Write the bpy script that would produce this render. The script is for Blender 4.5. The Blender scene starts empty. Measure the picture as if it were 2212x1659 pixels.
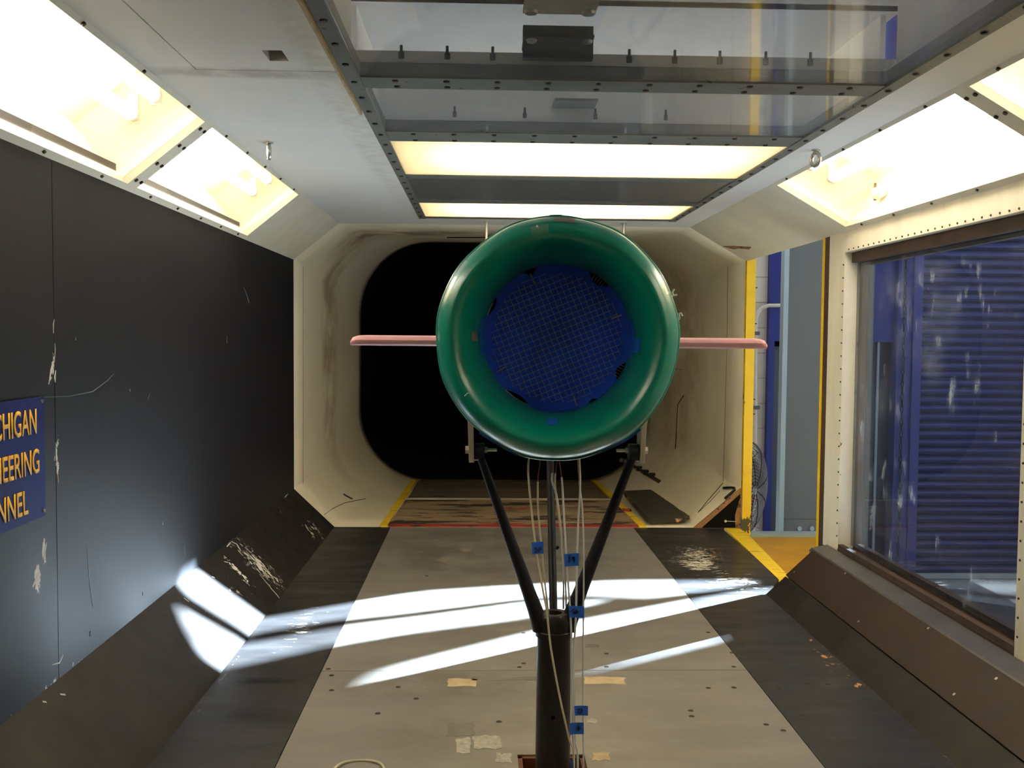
import bpy, bmesh, math, random
from mathutils import Vector, Matrix
from mathutils.bvhtree import BVHTree
random.seed(7)
C = bpy.context.scene.collection
sc = bpy.context.scene
PI = math.pi
# ------------------------------------------------------------------ camera, world, sun, exposure
CAM = Vector((-0.183, 0.0, 0.904)); YAW, PIT, ROL = math.radians(1.81), math.radians(-2.73), math.radians(0.48)
FPX, IW, IH = 2100.0, 2212.0, 1659.0
FW = Vector((math.sin(YAW)*math.cos(PIT), math.cos(YAW)*math.cos(PIT), math.sin(PIT)))
RT0 = Vector((math.cos(YAW), -math.sin(YAW), 0)); UP0 = RT0.cross(FW)
RT = RT0*math.cos(ROL) + UP0*math.sin(ROL); UP = UP0*math.cos(ROL) - RT0*math.sin(ROL)
cd = bpy.data.cameras.new('camera'); cam = bpy.data.objects.new('camera', cd); C.objects.link(cam)
cd.sensor_width = 36; cd.lens = 36*FPX/IW; cd.clip_start = 0.02; cd.clip_end = 200
m = Matrix((RT, UP, -FW)).transposed().to_4x4(); m.translation = CAM; cam.matrix_world = m
sc.camera = cam
sc.view_settings.view_transform = 'Standard'; sc.view_settings.look = 'None'
sc.view_settings.gamma = 1; sc.view_settings.exposure = 0.0; sc.view_settings.use_curve_mapping = False

w = bpy.data.worlds.new('sky'); sc.world = w; w.use_nodes = True
w.node_tree.nodes['Background'].inputs[0].default_value = (0.96, 0.96, 1.0, 1)
w.node_tree.nodes['Background'].inputs[1].default_value = 0.85

SUN_AZ, SUN_EL = math.radians(34.3), math.radians(18)
SUN = Vector((math.cos(SUN_EL)*math.cos(SUN_AZ), math.cos(SUN_EL)*math.sin(SUN_AZ), math.sin(SUN_EL)))
sd = bpy.data.lights.new('sun', 'SUN'); sd.energy = 400; sd.angle = math.radians(0.65); sd.color = (0.64, 0.83, 1.0)
so = bpy.data.objects.new('sun', sd); C.objects.link(so)
so.rotation_euler = SUN.to_track_quat('Z', 'Y').to_euler(); so.location = SUN*20

TUBE_L = 21.0          # radiance of the fluorescent tubes
TUBE_COL = (1.0, 0.93, 0.80)

# ------------------------------------------------------------------ helpers
def at(u, v, x=None, y=None, z=None):
    """point of the place seen at pixel (u, v) on the plane x=, y= or z="""
    r = FW + RT*((u-IW/2)/FPX) - UP*((v-IH/2)/FPX)
    if x is not None: t = (x-CAM.x)/r.x
    elif y is not None: t = (y-CAM.y)/r.y
    else: t = (z-CAM.z)/r.z
    return CAM + r*t
def raydir(u, v): return (FW + RT*((u-IW/2)/FPX) - UP*((v-IH/2)/FPX)).normalized()

class MB:
    def __init__(s): s.v = []; s.f = []
    def add(s, vs, fs):
        o = len(s.v); s.v += [tuple(p) for p in vs]; s.f += [tuple(i+o for i in q) for q in fs]; return s
    def box(s, x0, x1, y0, y1, z0, z1):
        return s.add([(x0,y0,z0),(x1,y0,z0),(x1,y1,z0),(x0,y1,z0),(x0,y0,z1),(x1,y0,z1),(x1,y1,z1),(x0,y1,z1)],
                     [(0,3,2,1),(4,5,6,7),(0,1,5,4),(1,2,6,5),(2,3,7,6),(3,0,4,7)])
    def prism(s, poly, axis, a, b):
        """poly: 2-D points in the plane across axis ('y': (x,z), 'z': (x,y), 'x': (y,z))"""
        P = {'y': lambda p, t: (p[0], t, p[1]), 'z': lambda p, t: (p[0], p[1], t), 'x': lambda p, t: (t, p[0], p[1])}[axis]
        n = len(poly)
        return s.add([P(p, a) for p in poly]+[P(p, b) for p in poly],
                     [tuple(range(n))[::-1], tuple(range(n, 2*n))]+[(i, (i+1) % n, n+(i+1) % n, n+i) for i in range(n)])
    def hexa(s, bot, top):
        n = len(bot)
        return s.add(list(bot)+list(top), [tuple(range(n))[::-1], tuple(range(n, 2*n))]+[(i, (i+1) % n, n+(i+1) % n, n+i) for i in range(n)])
    def tube(s, pts, r, n=8, ref=None, flat=1.0, caps=True):
        pts = [Vector(p) for p in pts]; k = len(pts)
        rs = r if isinstance(r, (list, tuple)) else [r]*k
        rings = []
        for i in range(k):
            d = (pts[min(i+1, k-1)]-pts[max(i-1, 0)]).normalized()
            a = Vector(ref) if ref else (Vector((0, 1, 0)) if abs(d.y) < .9 else Vector((1, 0, 0)))
            b = d.cross(a).normalized(); a = b.cross(d).normalized()
            rings.append([pts[i]+a*rs[i]*flat*math.cos(2*PI*j/n)+b*rs[i]*math.sin(2*PI*j/n) for j in range(n)])
        vs = [p for q in rings for p in q]
        fs = [(i*n+j, i*n+(j+1) % n, (i+1)*n+(j+1) % n, (i+1)*n+j) for i in range(k-1) for j in range(n)]
        if caps: fs += [tuple(range(n))[::-1], tuple(range((k-1)*n, k*n))]
        return s.add(vs, fs)
    def cyl(s, p, q, r, n=16, r2=None): return s.tube([p, q], [r, r if r2 is None else r2], n)
    def lathe(s, prof, o=(0, 0, 0), axis='y', n=64, wob=None, closed=False):
        """prof: (radius, along)"""
        o = Vector(o); vs = []
        for r, a in prof:
            for j in range(n):
                t = 2*PI*j/n; rr = r*(wob(t, a) if wob else 1)
                if axis == 'y': vs.append(o+Vector((rr*math.cos(t), a, rr*math.sin(t))))
                elif axis == 'z': vs.append(o+Vector((rr*math.cos(t), rr*math.sin(t), a)))
                else: vs.append(o+Vector((a, rr*math.cos(t), rr*math.sin(t))))
        k = len(prof); fs = []
        for i in range(k if closed else k-1):
            for j in range(n):
                fs.append((i*n+j, i*n+(j+1) % n, ((i+1) % k)*n+(j+1) % n, ((i+1) % k)*n+j))
        return s.add(vs, fs)
    def build(s, name, mat, parent=None, smooth=False, loc=None, bevel=0, fix=True):
        me = bpy.data.meshes.new(name); me.from_pydata(s.v, [], s.f); me.update()
        if fix:
            bm = bmesh.new(); bm.from_mesh(me); bmesh.ops.recalc_face_normals(bm, faces=bm.faces); bm.to_mesh(me); bm.free()
        me.materials.append(mat)
        if smooth: me.polygons.foreach_set('use_smooth', [True]*len(me.polygons))
        o = bpy.data.objects.new(name, me); C.objects.link(o)
        if parent: o.parent = parent
        if loc is not None: o.location = loc
        if bevel:
            b = o.modifiers.new('bevel', 'BEVEL'); b.width = bevel; b.segments = 2; b.limit_method = 'ANGLE'
        if smooth:
            try: me.set_sharp_from_angle(angle=math.radians(40))
            except Exception: pass
        return o
def tag(o, label, cat=None, group=None, kind=None):
    o['label'] = label
    if cat: o['category'] = cat
    if group: o['group'] = group
    if kind: o['kind'] = kind
    return o
def empty(name, loc=(0, 0, 0), rz=0):
    o = bpy.data.objects.new(name, None); C.objects.link(o); o.location = loc; o.rotation_euler = (0, 0, rz)
    o.empty_display_size = .05; return o
def thing(name, label, cat, loc=(0, 0, 0), rz=0, group=None): return tag(empty(name, loc, rz), label, cat, group)
def struct(o, label, cat='structure'): return tag(o, label, cat, None, 'structure')
def loc_of(o, p):
    """world point to the local frame of a thing (location + z rotation)"""
    return Matrix.Rotation(-o.rotation_euler.z, 3, 'Z') @ (Vector(p)-Vector(o.location))
def relink(o, parent):
    """parent a mesh that was built in world coordinates"""
    mw = Matrix.LocRotScale(Vector(parent.location), parent.rotation_euler, None)
    o.data.transform(mw.inverted()); o.parent = parent; return o

# ------------------------------------------------------------------ materials
def srgb(r, g, b):
    f = lambda c: c/12.92 if c <= .04045 else ((c+.055)/1.055)**2.4
    return (f(r/255), f(g/255), f(b/255))
class NT:
    def __init__(s, name):
        s.m = bpy.data.materials.new(name); s.m.use_nodes = True; s.t = s.m.node_tree; s.t.nodes.clear()
        s.out = s.t.nodes.new('ShaderNodeOutputMaterial'); s.co = s.t.nodes.new('ShaderNodeTexCoord').outputs['Object']
    def n(s, typ, inp={}, **props):
        k = s.t.nodes.new('ShaderNode'+typ)
        for a, b in props.items(): setattr(k, a, b)
        for a, b in inp.items():
            if isinstance(b, bpy.types.NodeSocket): s.t.links.new(b, k.inputs[a])
            else: k.inputs[a].default_value = (*b, 1) if (k.inputs[a].type == 'RGBA' and len(b) == 3) else b
        return k
    def math(s, op, a, b=0.0, clamp=False): return s.n('Math', {0: a, 1: b}, operation=op, use_clamp=clamp).outputs[0]
    def vec(s, op, a, b): return s.n('VectorMath', {0: a, 1: b}, operation=op).outputs
    def noise(s, scale, st=(1, 1, 1), detail=3, rough=.6, off=(0, 0, 0)):
        p = s.n('Mapping', {'Vector': s.co, 'Scale': st, 'Location': off}).outputs[0]
        return s.n('TexNoise', {'Vector': p, 'Scale': scale, 'Detail': detail, 'Roughness': rough}).outputs['Fac']
    def ramp(s, v, a, b, lo=0.0, hi=1.0): return s.n('MapRange', {'Value': v, 'From Min': a, 'From Max': b, 'To Min': lo, 'To Max': hi}).outputs[0]
    def mix(s, f, a, b): 
        k = s.n('Mix', {}, data_type='RGBA')
        for i, q in ((0, f), (6, a), (7, b)):
            if isinstance(q, bpy.types.NodeSocket): s.t.links.new(q, k.inputs[i])
            else: k.inputs[i].default_value = q if i == 0 else (*q[:3], 1)
        return k.outputs[2]
    def done(s, sh): s.t.links.new(sh, s.out.inputs[0]); return s.m
def M(name, base, rough=.5, metal=0.0, var=.12, vscale=5, st=(1, 1, 1), chips=(), stains=(), coat=0.0, bump=0.0, bscale=40, spec=.5, rvar=0.0):
    n = NT(name); col = base
    if var:
        a = n.noise(vscale, st, 5)
        k = n.ramp(a, .3, .7, 1-var, 1+var)
        col = n.mix(1.0, base, base); 
        v = n.n('VectorMath', {0: base[:3], 'Scale': k}, operation='SCALE').outputs[0]; col = v
    def region(c, r):
        d = n.vec('SUBTRACT', n.co, c)[0]; d = n.vec('DIVIDE', d, r)[0]
        l = n.n('VectorMath', {0: d}, operation='LENGTH').outputs['Value']
        return n.math('SUBTRACT', 1.0, l, True)
    for i, s_ in enumerate(stains):      # soft discoloured areas with a shape of their own: (centre, radii, colour, strength, noise scale)
        c, r, k, stg, ns = s_
        f = n.noise(ns, (1, 1, 1), 4, .65, (i*3.1, 1.7*i, 0)); g = region(c, r)
        f = n.math('MULTIPLY', n.ramp(f, .35, .6), n.ramp(g, 0, .45, 0, stg)); col = n.mix(f, col, k)
    for i, c_ in enumerate(chips):       # hard-edged chipped paint: (centre or None, radii, colour, threshold, scale, stretch)
        c, r, k, th, ns, cst = c_
        f = n.noise(ns, cst, 4, .7, (i*5.3, 2.9*i, i*1.1))
        if c is not None: f = n.math('ADD', f, n.ramp(region(c, r), 0, 1, -.3, .12))
        col = n.mix(n.ramp(f, th, th+.02), col, k)
    inp = {'Base Color': col, 'Metallic': metal, 'Roughness': rough, 'Coat Weight': coat, 'Coat Roughness': .15, 'Specular IOR Level': spec}
    if rvar: inp['Roughness'] = n.ramp(n.noise(7, st, 4), .3, .7, max(.03, rough-rvar), rough+rvar)
    b = n.n('BsdfPrincipled', inp)
    if bump: 
        h = n.n('Bump', {'Height': n.noise(bscale, st, 4), 'Strength': bump, 'Distance': .002})
        n.t.links.new(h.outputs[0], b.inputs['Normal'])
    return n.done(b.outputs[0])
def glass(name, tint=(1, 1, 1), haze=0.0, haze_col=(.8, .8, .8), rough=.02, smudge=0.0, st=(1, 1, 1), trans=False, gl=1.0, tmix=.6):
    n = NT(name)
    t = n.n('BsdfTransparent', {'Color': tint}).outputs[0]
    g = n.n('BsdfGlossy', {'Color': (1, 1, 1), 'Roughness': rough}).outputs[0]
    fac = n.math('ADD', n.math('MULTIPLY', n.math('POWER', n.n('LayerWeight', {'Blend': .5}).outputs['Facing'], 5.0), .96), .04)
    if gl != 1: fac = n.math('MULTIPLY', fac, gl, True)
    body = t
    if haze or smudge:
        d = n.n('BsdfDiffuse', {'Color': haze_col}).outputs[0]
        if trans:
            d2 = n.n('BsdfTranslucent', {'Color': haze_col}).outputs[0]; d = n.n('MixShader', {0: tmix, 1: d, 2: d2}).outputs[0]
        f = haze
        if smudge:
            a = n.ramp(n.noise(3.2, st, 5, .7), .5, .85, 0, smudge*.45); b2 = n.ramp(n.noise(21, (1, 1, .5), 3, .5), .64, .74, 0, smudge*1.1)
            f = n.math('ADD', n.math('ADD', a, b2), haze, True)
        body = n.n('MixShader', {0: f, 1: t, 2: d}).outputs[0]
    return n.done(n.n('MixShader', {0: fac, 1: body, 2: g}).outputs[0])
def emit(name, col, s):
    n = NT(name); return n.done(n.n('Emission', {'Color': col, 'Strength': s}).outputs[0])

TAN = srgb(190, 130, 80); CHIPW = srgb(205, 198, 182)
cream = srgb(226, 219, 200)
m_ceil = M('ceiling paint', srgb(212, 210, 205), .55, var=.05, vscale=2.5, bump=.08, bscale=18,
           chips=[(None, None, srgb(70, 52, 38), .76, 14, (1, 1, 1)), (None, None, srgb(120, 100, 80), .775, 30, (.4, 1, 1))],
           stains=[((-.62, 2.0, 1.432), (.35, .05, .1), srgb(120, 108, 92), .5, 9), ((-.5, 2.6, 1.432), (.05, 1.6, .1), srgb(168, 155, 135), .35, 25)])
m_trimw = M('cream trim paint', srgb(206, 198, 178), .5, var=.06, vscale=6, bump=.1, bscale=25,
            chips=[(None, None, srgb(96, 70, 46), .735, 16, (1, 1, 1))])
m_postw = M('chipped white wood paint', srgb(216, 206, 182), .55, var=.1, vscale=9, st=(1, 1, .3), bump=.25, bscale=40,
            chips=[(None, None, srgb(70, 52, 36), .69, 22, (1, 1, .45)), (None, None, srgb(140, 110, 76), .7, 9, (1, .6, .6))])
m_boxin = M('lamp box enamel', srgb(240, 228, 200), .5, var=.04, vscale=6)
m_wallk = M('charcoal wall paint', srgb(25, 24, 27), .48, var=.16, vscale=7, st=(1, 1, .25), spec=.22, 
            chips=[((-1.065, 2.035, .84), (.3, .035, .13), CHIPW, .55, 42, (1, 1, .5)), ((-1.065, 2.045, .64), (.3, .03, .11), CHIPW, .56, 42, (1, 1, .5)),
                   ((-1.065, 1.95, .42), (.3, .035, .05), CHIPW, .5, 22, (1, 1, .5)), ((-1.065, 1.978, .466), (.3, .02, .05), CHIPW, .52, 30, (1, 1, .4)),
                   ((-1.065, 2.0, .18), (.3, .5, .05), CHIPW, .66, 40, (1, 1, .6))])
m_base = M('worn dark floor paint', srgb(36, 31, 29), .45, var=.2, vscale=6, bump=.12, bscale=16, rvar=.08, spec=.3,
           chips=[((-.97, 3.45, .09), (.4, .22, .3), CHIPW, .575, 44, (1, 2.2, 1)), ((-1.0, 3.25, .12), (.3, .1, .2), CHIPW, .60, 40, (1, 1, 1)),
                  ((-.9, 4.3, .05), (.4, .5, .3), CHIPW, .645, 40, (1, 1, 1)), (None, None, srgb(150, 135, 115), .765, 36, (1, 1, 1)), (None, None, srgb(96, 88, 80), .70, 70, (1, 1, 1)), ((-.97, 3.0, .09), (.4, 1.2, .3), srgb(150, 140, 124), .70, 60, (1, .5, 1))])
m_fboard = M('worn black board paint', srgb(36, 34, 34), .40, var=.22, vscale=5, st=(.5, 1.6, 1), bump=.15, bscale=22, rvar=.1,
             chips=[((.69, 3.84, 0), (.22, .34, .3), CHIPW, .54, 26, (.6, 1.6, 1)), ((.76, 3.58, 0), (.32, .36, .3), CHIPW, .565, 34, (.5, 1.7, 1)), ((.72, 4.0, 0), (.3, .6, .3), CHIPW, .60, 50, (.6, 1.5, 1)),
                    ((.8, 4.05, 0), (.2, .3, .3), TAN, .6, 18, (.6, 1.5, 1)), ((-.74, 3.0, 0), (.2, .9, .3), srgb(170, 160, 145), .655, 42, (.35, 1.8, 1)),
                    ((.8, 2.6, 0), (.12, 1.2, .3), TAN, .66, 26, (1, .6, 1)), (None, None, srgb(140, 115, 90), .765, 30, (.6, 1.4, 1)), (None, None, srgb(92, 86, 80), .69, 60, (.25, 1.6, 1)), ((-.86, 2.6, 0), (.03, 2.5, .1), srgb(110, 86, 62), .68, 30, (1, .4, 1)), ((.84, 2.3, 0), (.03, 2.0, .1), TAN, .62, 30, (1, .4, 1))])
m_plate = M('dull grey floor plate', srgb(150, 145, 138), .34, .4, var=.14, vscale=4.5, st=(.55, 1.8, 1), spec=.45,
            stains=[((-.1, 4.1, 0), (.7, .7, .3), srgb(104, 98, 90), .75, 6), ((-.2, 2.5, 0), (.5, .12, .3), srgb(112, 104, 92), .5, 9),
                    ((.1, 3.0, 0), (.6, .5, .3), srgb(120, 116, 110), .45, 7), ((-.1, 2.15, 0), (.4, .3, .3), srgb(122, 114, 104), .4, 11)])
m_diff = M('dirty white duct paint', srgb(206, 196, 172), .6, var=.1, vscale=3, st=(1, .5, .4), bump=.12, bscale=14,
           stains=[((-1.0, 5.5, .9), (.4, .25, .9), srgb(128, 106, 76), .7, 4), ((-.4, 5.2, 1.5), (.9, .35, .4), srgb(104, 82, 56), .85, 5),
                   ((1.0, 5.8, .8), (.3, .6, .9), srgb(150, 124, 90), .6, 4)],
           chips=[(None, None, srgb(80, 60, 40), .765, 18, (1, .4, 1)), (None, None, srgb(110, 90, 66), .77, 34, (1, 1, .4))])
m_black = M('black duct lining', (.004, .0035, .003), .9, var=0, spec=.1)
m_ramp = M('worn ramp plank paint', srgb(138, 118, 92), .6, var=.25, vscale=8, st=(.25, 1.4, 1), bump=.2, bscale=26,
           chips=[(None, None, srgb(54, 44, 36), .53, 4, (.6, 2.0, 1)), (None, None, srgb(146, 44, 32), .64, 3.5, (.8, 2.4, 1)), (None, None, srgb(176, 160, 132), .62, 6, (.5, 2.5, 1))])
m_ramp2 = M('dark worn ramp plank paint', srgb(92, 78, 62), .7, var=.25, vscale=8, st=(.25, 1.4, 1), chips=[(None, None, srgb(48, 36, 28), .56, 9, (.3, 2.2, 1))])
m_redp = M('chipped red paint', srgb(140, 40, 30), .6, var=.2, vscale=12, chips=[(None, None, srgb(60, 44, 34), .58, 16, (.5, 2, 1))])
m_yel = M('yellow safety paint', srgb(222, 180, 10), .5, var=.1, vscale=9, bump=.1,
          chips=[(None, None, srgb(60, 50, 20), .7, 18, (1, 1, .6)), ((1.08, 4.6, 0.02), (.2, .2, .12), srgb(70, 64, 32), .45, 12, (1, 1, .6)), ((1.08, 4.6, .62), (.1, .1, .1), srgb(70, 64, 32), .52, 20, (1, 1, .6))])
m_yeltape = M('scuffed yellow tape', srgb(224, 188, 30), .5, var=.08, vscale=9, chips=[(None, None, srgb(150, 120, 80), .6, 14, (.3, 2.5, 1))])
m_yelstep = M('yellow step paint', srgb(196, 142, 6), .5, var=.14, vscale=8)
m_brown = M('bare brown timber', srgb(62, 42, 28), .7, var=.25, vscale=14, st=(1, 1, .2), bump=.2)
m_ply = M('torn plywood edge', srgb(138, 96, 60), .7, var=.25, vscale=18, chips=[(None, None, srgb(70, 40, 22), .58, 20, (1, 1, 1))])
m_blackb = M('black painted plywood', srgb(50, 47, 43), .5, var=.2, vscale=9, chips=[(None, None, srgb(150, 125, 95), .72, 26, (1, 1, 1))])
m_plyk = M('black board edge with torn chips', srgb(34, 30, 27), .6, var=.2, chips=[(None, None, TAN, .56, 16, (1, 1, 1))])
m_steelf = M('grey steel framing', srgb(104, 104, 98), .5, .15, var=.15, vscale=12, chips=[(None, None, srgb(66, 52, 34), .66, 24, (1, 1, 1))])
m_rivet = M('dark bolt head', srgb(52, 44, 34), .5, .4, var=.1)
m_zinc = M('zinc plated steel', srgb(190, 190, 182), .28, .9, var=.1, vscale=30)
m_alu = M('raw aluminium', srgb(196, 186, 168), .38, .55, var=.08, vscale=40)
m_iron = M('dark oiled iron', srgb(38, 30, 28), .4, .2, var=.25, vscale=16, bump=.08, bscale=40, chips=[((-.03, 1.99, .30), (.06, .06, .06), srgb(110, 92, 66), .6, 30, (1, 1, 1))])
m_iron2 = M('black painted iron', srgb(24, 22, 23), .5, 0, var=.2, vscale=20, spec=.25)
m_hole = M('hole darkness', (.005, .004, .004), .9, var=0, spec=.1)
m_rust = M('rusty pit wall', srgb(112, 62, 34), .8, var=.3, vscale=14)
def green_mat():
    n = NT('green nacelle skin')
    a = n.noise(5, (1, 1, 1), 4); col = n.mix(n.ramp(a, .3, .7), srgb(0, 122, 102), srgb(2, 134, 112))
    col = n.mix(n.ramp(n.noise(60, (1, 1, 1), 2), .76, .8), col, srgb(40, 66, 52))
    b = n.n('BsdfPrincipled', {'Base Color': col, 'Roughness': n.ramp(n.noise(4, (1, 1, 1), 3), .3, .7, .27, .40), 'Specular IOR Level': .55, 'Coat Weight': .25, 'Coat Roughness': .2})
    return n.done(b.outputs[0])
m_green = green_mat()
m_greenr = M('pale green skin edge', srgb(96, 150, 130), .4, var=.12, vscale=20)
m_bluet = M('blue painters tape', srgb(30, 96, 200), .55, var=.08, vscale=20)
m_blued = M('deep blue tape disc', srgb(44, 98, 255), .6, var=.16, vscale=16, bump=.1, bscale=30)
m_pink = M('pink foam', srgb(232, 168, 172), .5, var=.05, vscale=60, bump=.25, bscale=160)
m_tubew = M('white plastic tubing', srgb(206, 208, 206), .4, var=.04)
m_tubey = M('ivory plastic tubing', srgb(200, 190, 160), .4, var=.04)
m_copper = M('copper tube end', srgb(150, 84, 62), .4, .5, var=.1)
m_yarn = M('white yarn', srgb(226, 222, 206), .8, var=.08, vscale=80)
m_clear = glass('clear adhesive tape', (.95, .97, .95), .12, (.6, .75, .68), .15)
m_ink = M('marker ink', (.01, .01, .02), .6, var=0)
m_signb = M('navy sign board', srgb(8, 20, 84), .6, var=.14, vscale=10, spec=.15)
m_signy = M('yellow sign lettering', srgb(226, 164, 30), .5, var=.06, vscale=30)
m_tapetan = M('old masking tape', srgb(176, 156, 120), .6, var=.2, vscale=20)
m_tapefoil = M('torn foil tape', srgb(176, 170, 160), .4, .3, var=.35, vscale=60)
m_taped = M('grey tape residue', srgb(112, 106, 98), .5, var=.15, vscale=30)
# hall
m_block = M('white painted concrete block', srgb(226, 218, 202), .7, var=.05, vscale=12, bump=.2, bscale=60)
m_mort = M('painted mortar', srgb(212, 204, 190), .8, var=.05)
m_blue = M('royal blue gloss paint', srgb(15, 36, 126), .35, var=.08, vscale=5)
m_slat = M('blue steel door slat', srgb(24, 38, 104), .4, var=.1, vscale=7, st=(.4, 1, 3))
m_steelb = M('grey blue steel paint', srgb(96, 99, 97), .5, var=.06, vscale=3, st=(1, 1, .4), chips=[(None, None, srgb(110, 92, 70), .76, 14, (1, 1, .6))])
m_steelp = M('pale blue steel edge paint', srgb(150, 168, 176), .45, var=.06, vscale=6)
m_dgrey = M('slate door paint', srgb(74, 84, 94), .45, var=.06, vscale=3)
m_navy = M('dark navy door', srgb(26, 34, 60), .3, var=.15, vscale=4)
m_hfloor = M('sealed concrete floor', srgb(92, 94, 96), .25, var=.12, vscale=2)
m_fanw = M('chromed fan wire', srgb(190, 190, 190), .3, .6, var=0)
m_fanb = M('dull aluminium fan blade', srgb(120, 112, 104), .4, .5, var=.1)
m_red = M('red fan motor', srgb(170, 24, 44), .4, var=.1)
m_hallw = M('hall wall render', srgb(150, 152, 154), .8, var=.05, vscale=2)
m_pane = glass('clear acrylic cover', (1, 1, 1), .03, (.9, .85, .7), .03)
m_cpane = glass('milky ceiling acrylic', (.99, .99, 1.0), .08, (.95, .95, .96), .05, .06, (.5, 1.6, 1), trans=True, gl=.8, tmix=.35)
m_dpane = glass('smoked ceiling acrylic', (.30, .29, .28), .6, (.16, .148, .13), .3, .05, (.5, 1.6, 1), gl=1.0)
m_wpane = glass('smudged window glass', (.80, .82, .86), .02, (.75, .8, .9), .02, .26, (1, 1, 1), gl=.6)
def frost_mat():
    n = NT('frosted light panel')
    t = n.n('BsdfTranslucent', {'Color': (.92, .90, .84)}).outputs[0]; g = n.n('BsdfGlossy', {'Color': (1, 1, 1), 'Roughness': .1}).outputs[0]
    return n.done(n.n('MixShader', {0: .04, 1: t, 2: g}).outputs[0])
m_frost = frost_mat()
m_tube = emit('lit fluorescent tube', TUBE_COL, TUBE_L)
m_tube2 = emit('lit ceiling fluorescent tube', (1.0, .92, .70), 24.0)
m_plenum = M('plenum white paint', srgb(238, 236, 234), .7, var=.08, vscale=3)
m_plenumd = M('plenum dark paint', srgb(84, 78, 70), .8, var=.08, vscale=3)

# ------------------------------------------------------------------ tunnel section, shared dimensions
XL, XR, H, Y0, D1 = -1.065, 1.065, 1.432, -1.0, 4.6
TLa, TLb = (-.853, H), (XL, 1.26)          # upper left chamfer
TRa, TRb = (.798, H), (XR, 1.278)          # upper right chamfer
BLa, BLb = (-.875, 0.), (XL, .181)         # lower left chamfer
BRa, BRb = (.835, 0.), (1.0, .155)         # lower right chamfer
HX0, HX1, HY0, HY1 = -.099, .046, 1.925, 2.068   # floor pit around the strut

# ---- floor
floor = MB().box(-1.2, -.10, Y0, D1, -.06, -.014).box(.047, 1.0, Y0, 3.39, -.06, -.014).box(-.10, .047, Y0, 1.92, -.06, -.014).box(-.10, .047, 2.07, D1, -.06, -.014).box(.047, .95, 3.39, D1, -.06, -.014).build('floor', m_fboard)
struct(floor, 'dark floor of the test section with grey centre plates', 'floor')
PLX0, PLX1 = -.609, .549
MB().box(PLX0, HX0, Y0, 2.6, -.012, 0).box(HX1, PLX1, Y0, 2.6, -.012, 0).box(HX0, HX1, Y0, HY0, -.012, 0).box(HX0, HX1, HY1, 2.6, -.012, 0).build('floor_plate', m_plate, floor)
MB().box(PLX0, PLX1, 2.6025, 3.42, -.012, 0).build('floor_plate', m_plate, floor)
MB().box(PLX0, PLX1, 3.422, D1, -.012, 0).build('floor_plate', m_plate, floor)
MB().box(-.875, PLX0-.002, Y0, 3.56, -.012, 0).build('floor_board', m_fboard, floor)
MB().box(-.875, PLX0-.002, 3.563, D1, -.012, 0).build('floor_board', m_fboard, floor)
MB().box(PLX1+.002, .84, Y0, 3.388, -.012, 0).build('floor_board', m_fboard, floor)
MB().prism([(PLX1+.002, 3.391), (.845, 3.391), (.95, 3.62), (.975, D1), (PLX1+.002, D1)], 'z', -.012, 0).build('floor_board', m_fboard, floor)
MB().prism([(.945, 3.60), (1.0, 3.66), (1.056, 4.4), (1.06, D1), (.99, D1), (.981, 4.44)], 'z', -.012, .0012).build('yellow_floor_edge', m_yeltape, floor)
pit = MB().box(HX0-.002, HX0+.010, HY0, HY1, -.3, -.004).box(HX1-.010, HX1+.002, HY0, HY1, -.3, -.004).box(HX0, HX1, HY1-.010, HY1+.002, -.3, -.004).box(HX0, HX1, HY0-.002, HY0+.01, -.3, -.004).box(HX0, HX1, HY0, HY1, -.32, -.3)
pit.build('strut_pit', m_rust, floor)
# countersunk screws and small holes of the plates and boards
scr = [(1131,1367),(1122,1441),(1131,1433),(709,1445),(716,1459),(716,1491),(860,1484),(899,1509),(816,1541),(1078,1559),(806,1303),(779,1308),(1530,1366),(1603,1391),(1581,1410),(1530,1486),(1585,1485),(1585,1440),(1492,1535),(1494,1547),(1692,1578),(1683,1487),(1743,1478),(1788,1478),(1732,1545),(1655,1565),(1536,1307),(1480,1302),(1310,1412),(1310,1440),(922,1244),(1290,1346)]
sm = None
for u, v in scr:
    p = at(u, v, z=0.0)
    if sm is None:
        o = MB().lathe([(0.0001, .0006), (.006, .0006), (.007, 0)], axis='z', n=12).build('floor_screw', m_rivet, floor, loc=p); sm = o
    else:
        o = sm.copy(); C.objects.link(o); o.location = p
# tape patches and residue lying on the plate
def patch(u0, v0, u1, v1, mt, name='tape_patch', jag=.006, th=.0006):
    a, b = at(u0, v1, z=0), at(u1, v1, z=0); c, d = at(u1, v0, z=0), at(u0, v0, z=0)
    pts = []
    for p, q in ((a, b), (b, c), (c, d), (d, a)):
        for k in range(5):
            t = k/5; r = p.lerp(q, t); pts.append((r.x+random.uniform(-jag, jag)*.5, r.y+random.uniform(-jag, jag)))
    MB().prism(pts, 'z', 0.0002, th).build(name, mt, floor)
patch(968, 1466, 1030, 1482, m_tapetan); patch(1262, 1463, 1350, 1478, m_tapetan); patch(965, 1562, 1024, 1590, m_taped)
patch(986, 1594, 1018, 1626, m_tapefoil); patch(1022, 1590, 1082, 1618, m_tapefoil); patch(1072, 1628, 1104, 1648, m_tapefoil)
patch(1280, 1626, 1318, 1644, m_tapetan); patch(1268, 1554, 1292, 1563, m_tapefoil)
patch(1020, 1463, 1160, 1470, m_taped, jag=.004); patch(1265, 1392, 1294, 1398, m_taped, jag=.003)
for u, v, s_ in ((1008, 1188, 1), (958, 1209, .9), (1190, 1191, .6)):
    p = at(u, v, z=0); MB().prism([(p.x-.035*s_, p.y), (p.x, p.y-.06*s_), (p.x+.035*s_, p.y), (p.x+.005, p.y+.06*s_)], 'z', .0002, .0005).build('worn_patch', m_taped, floor)
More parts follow.
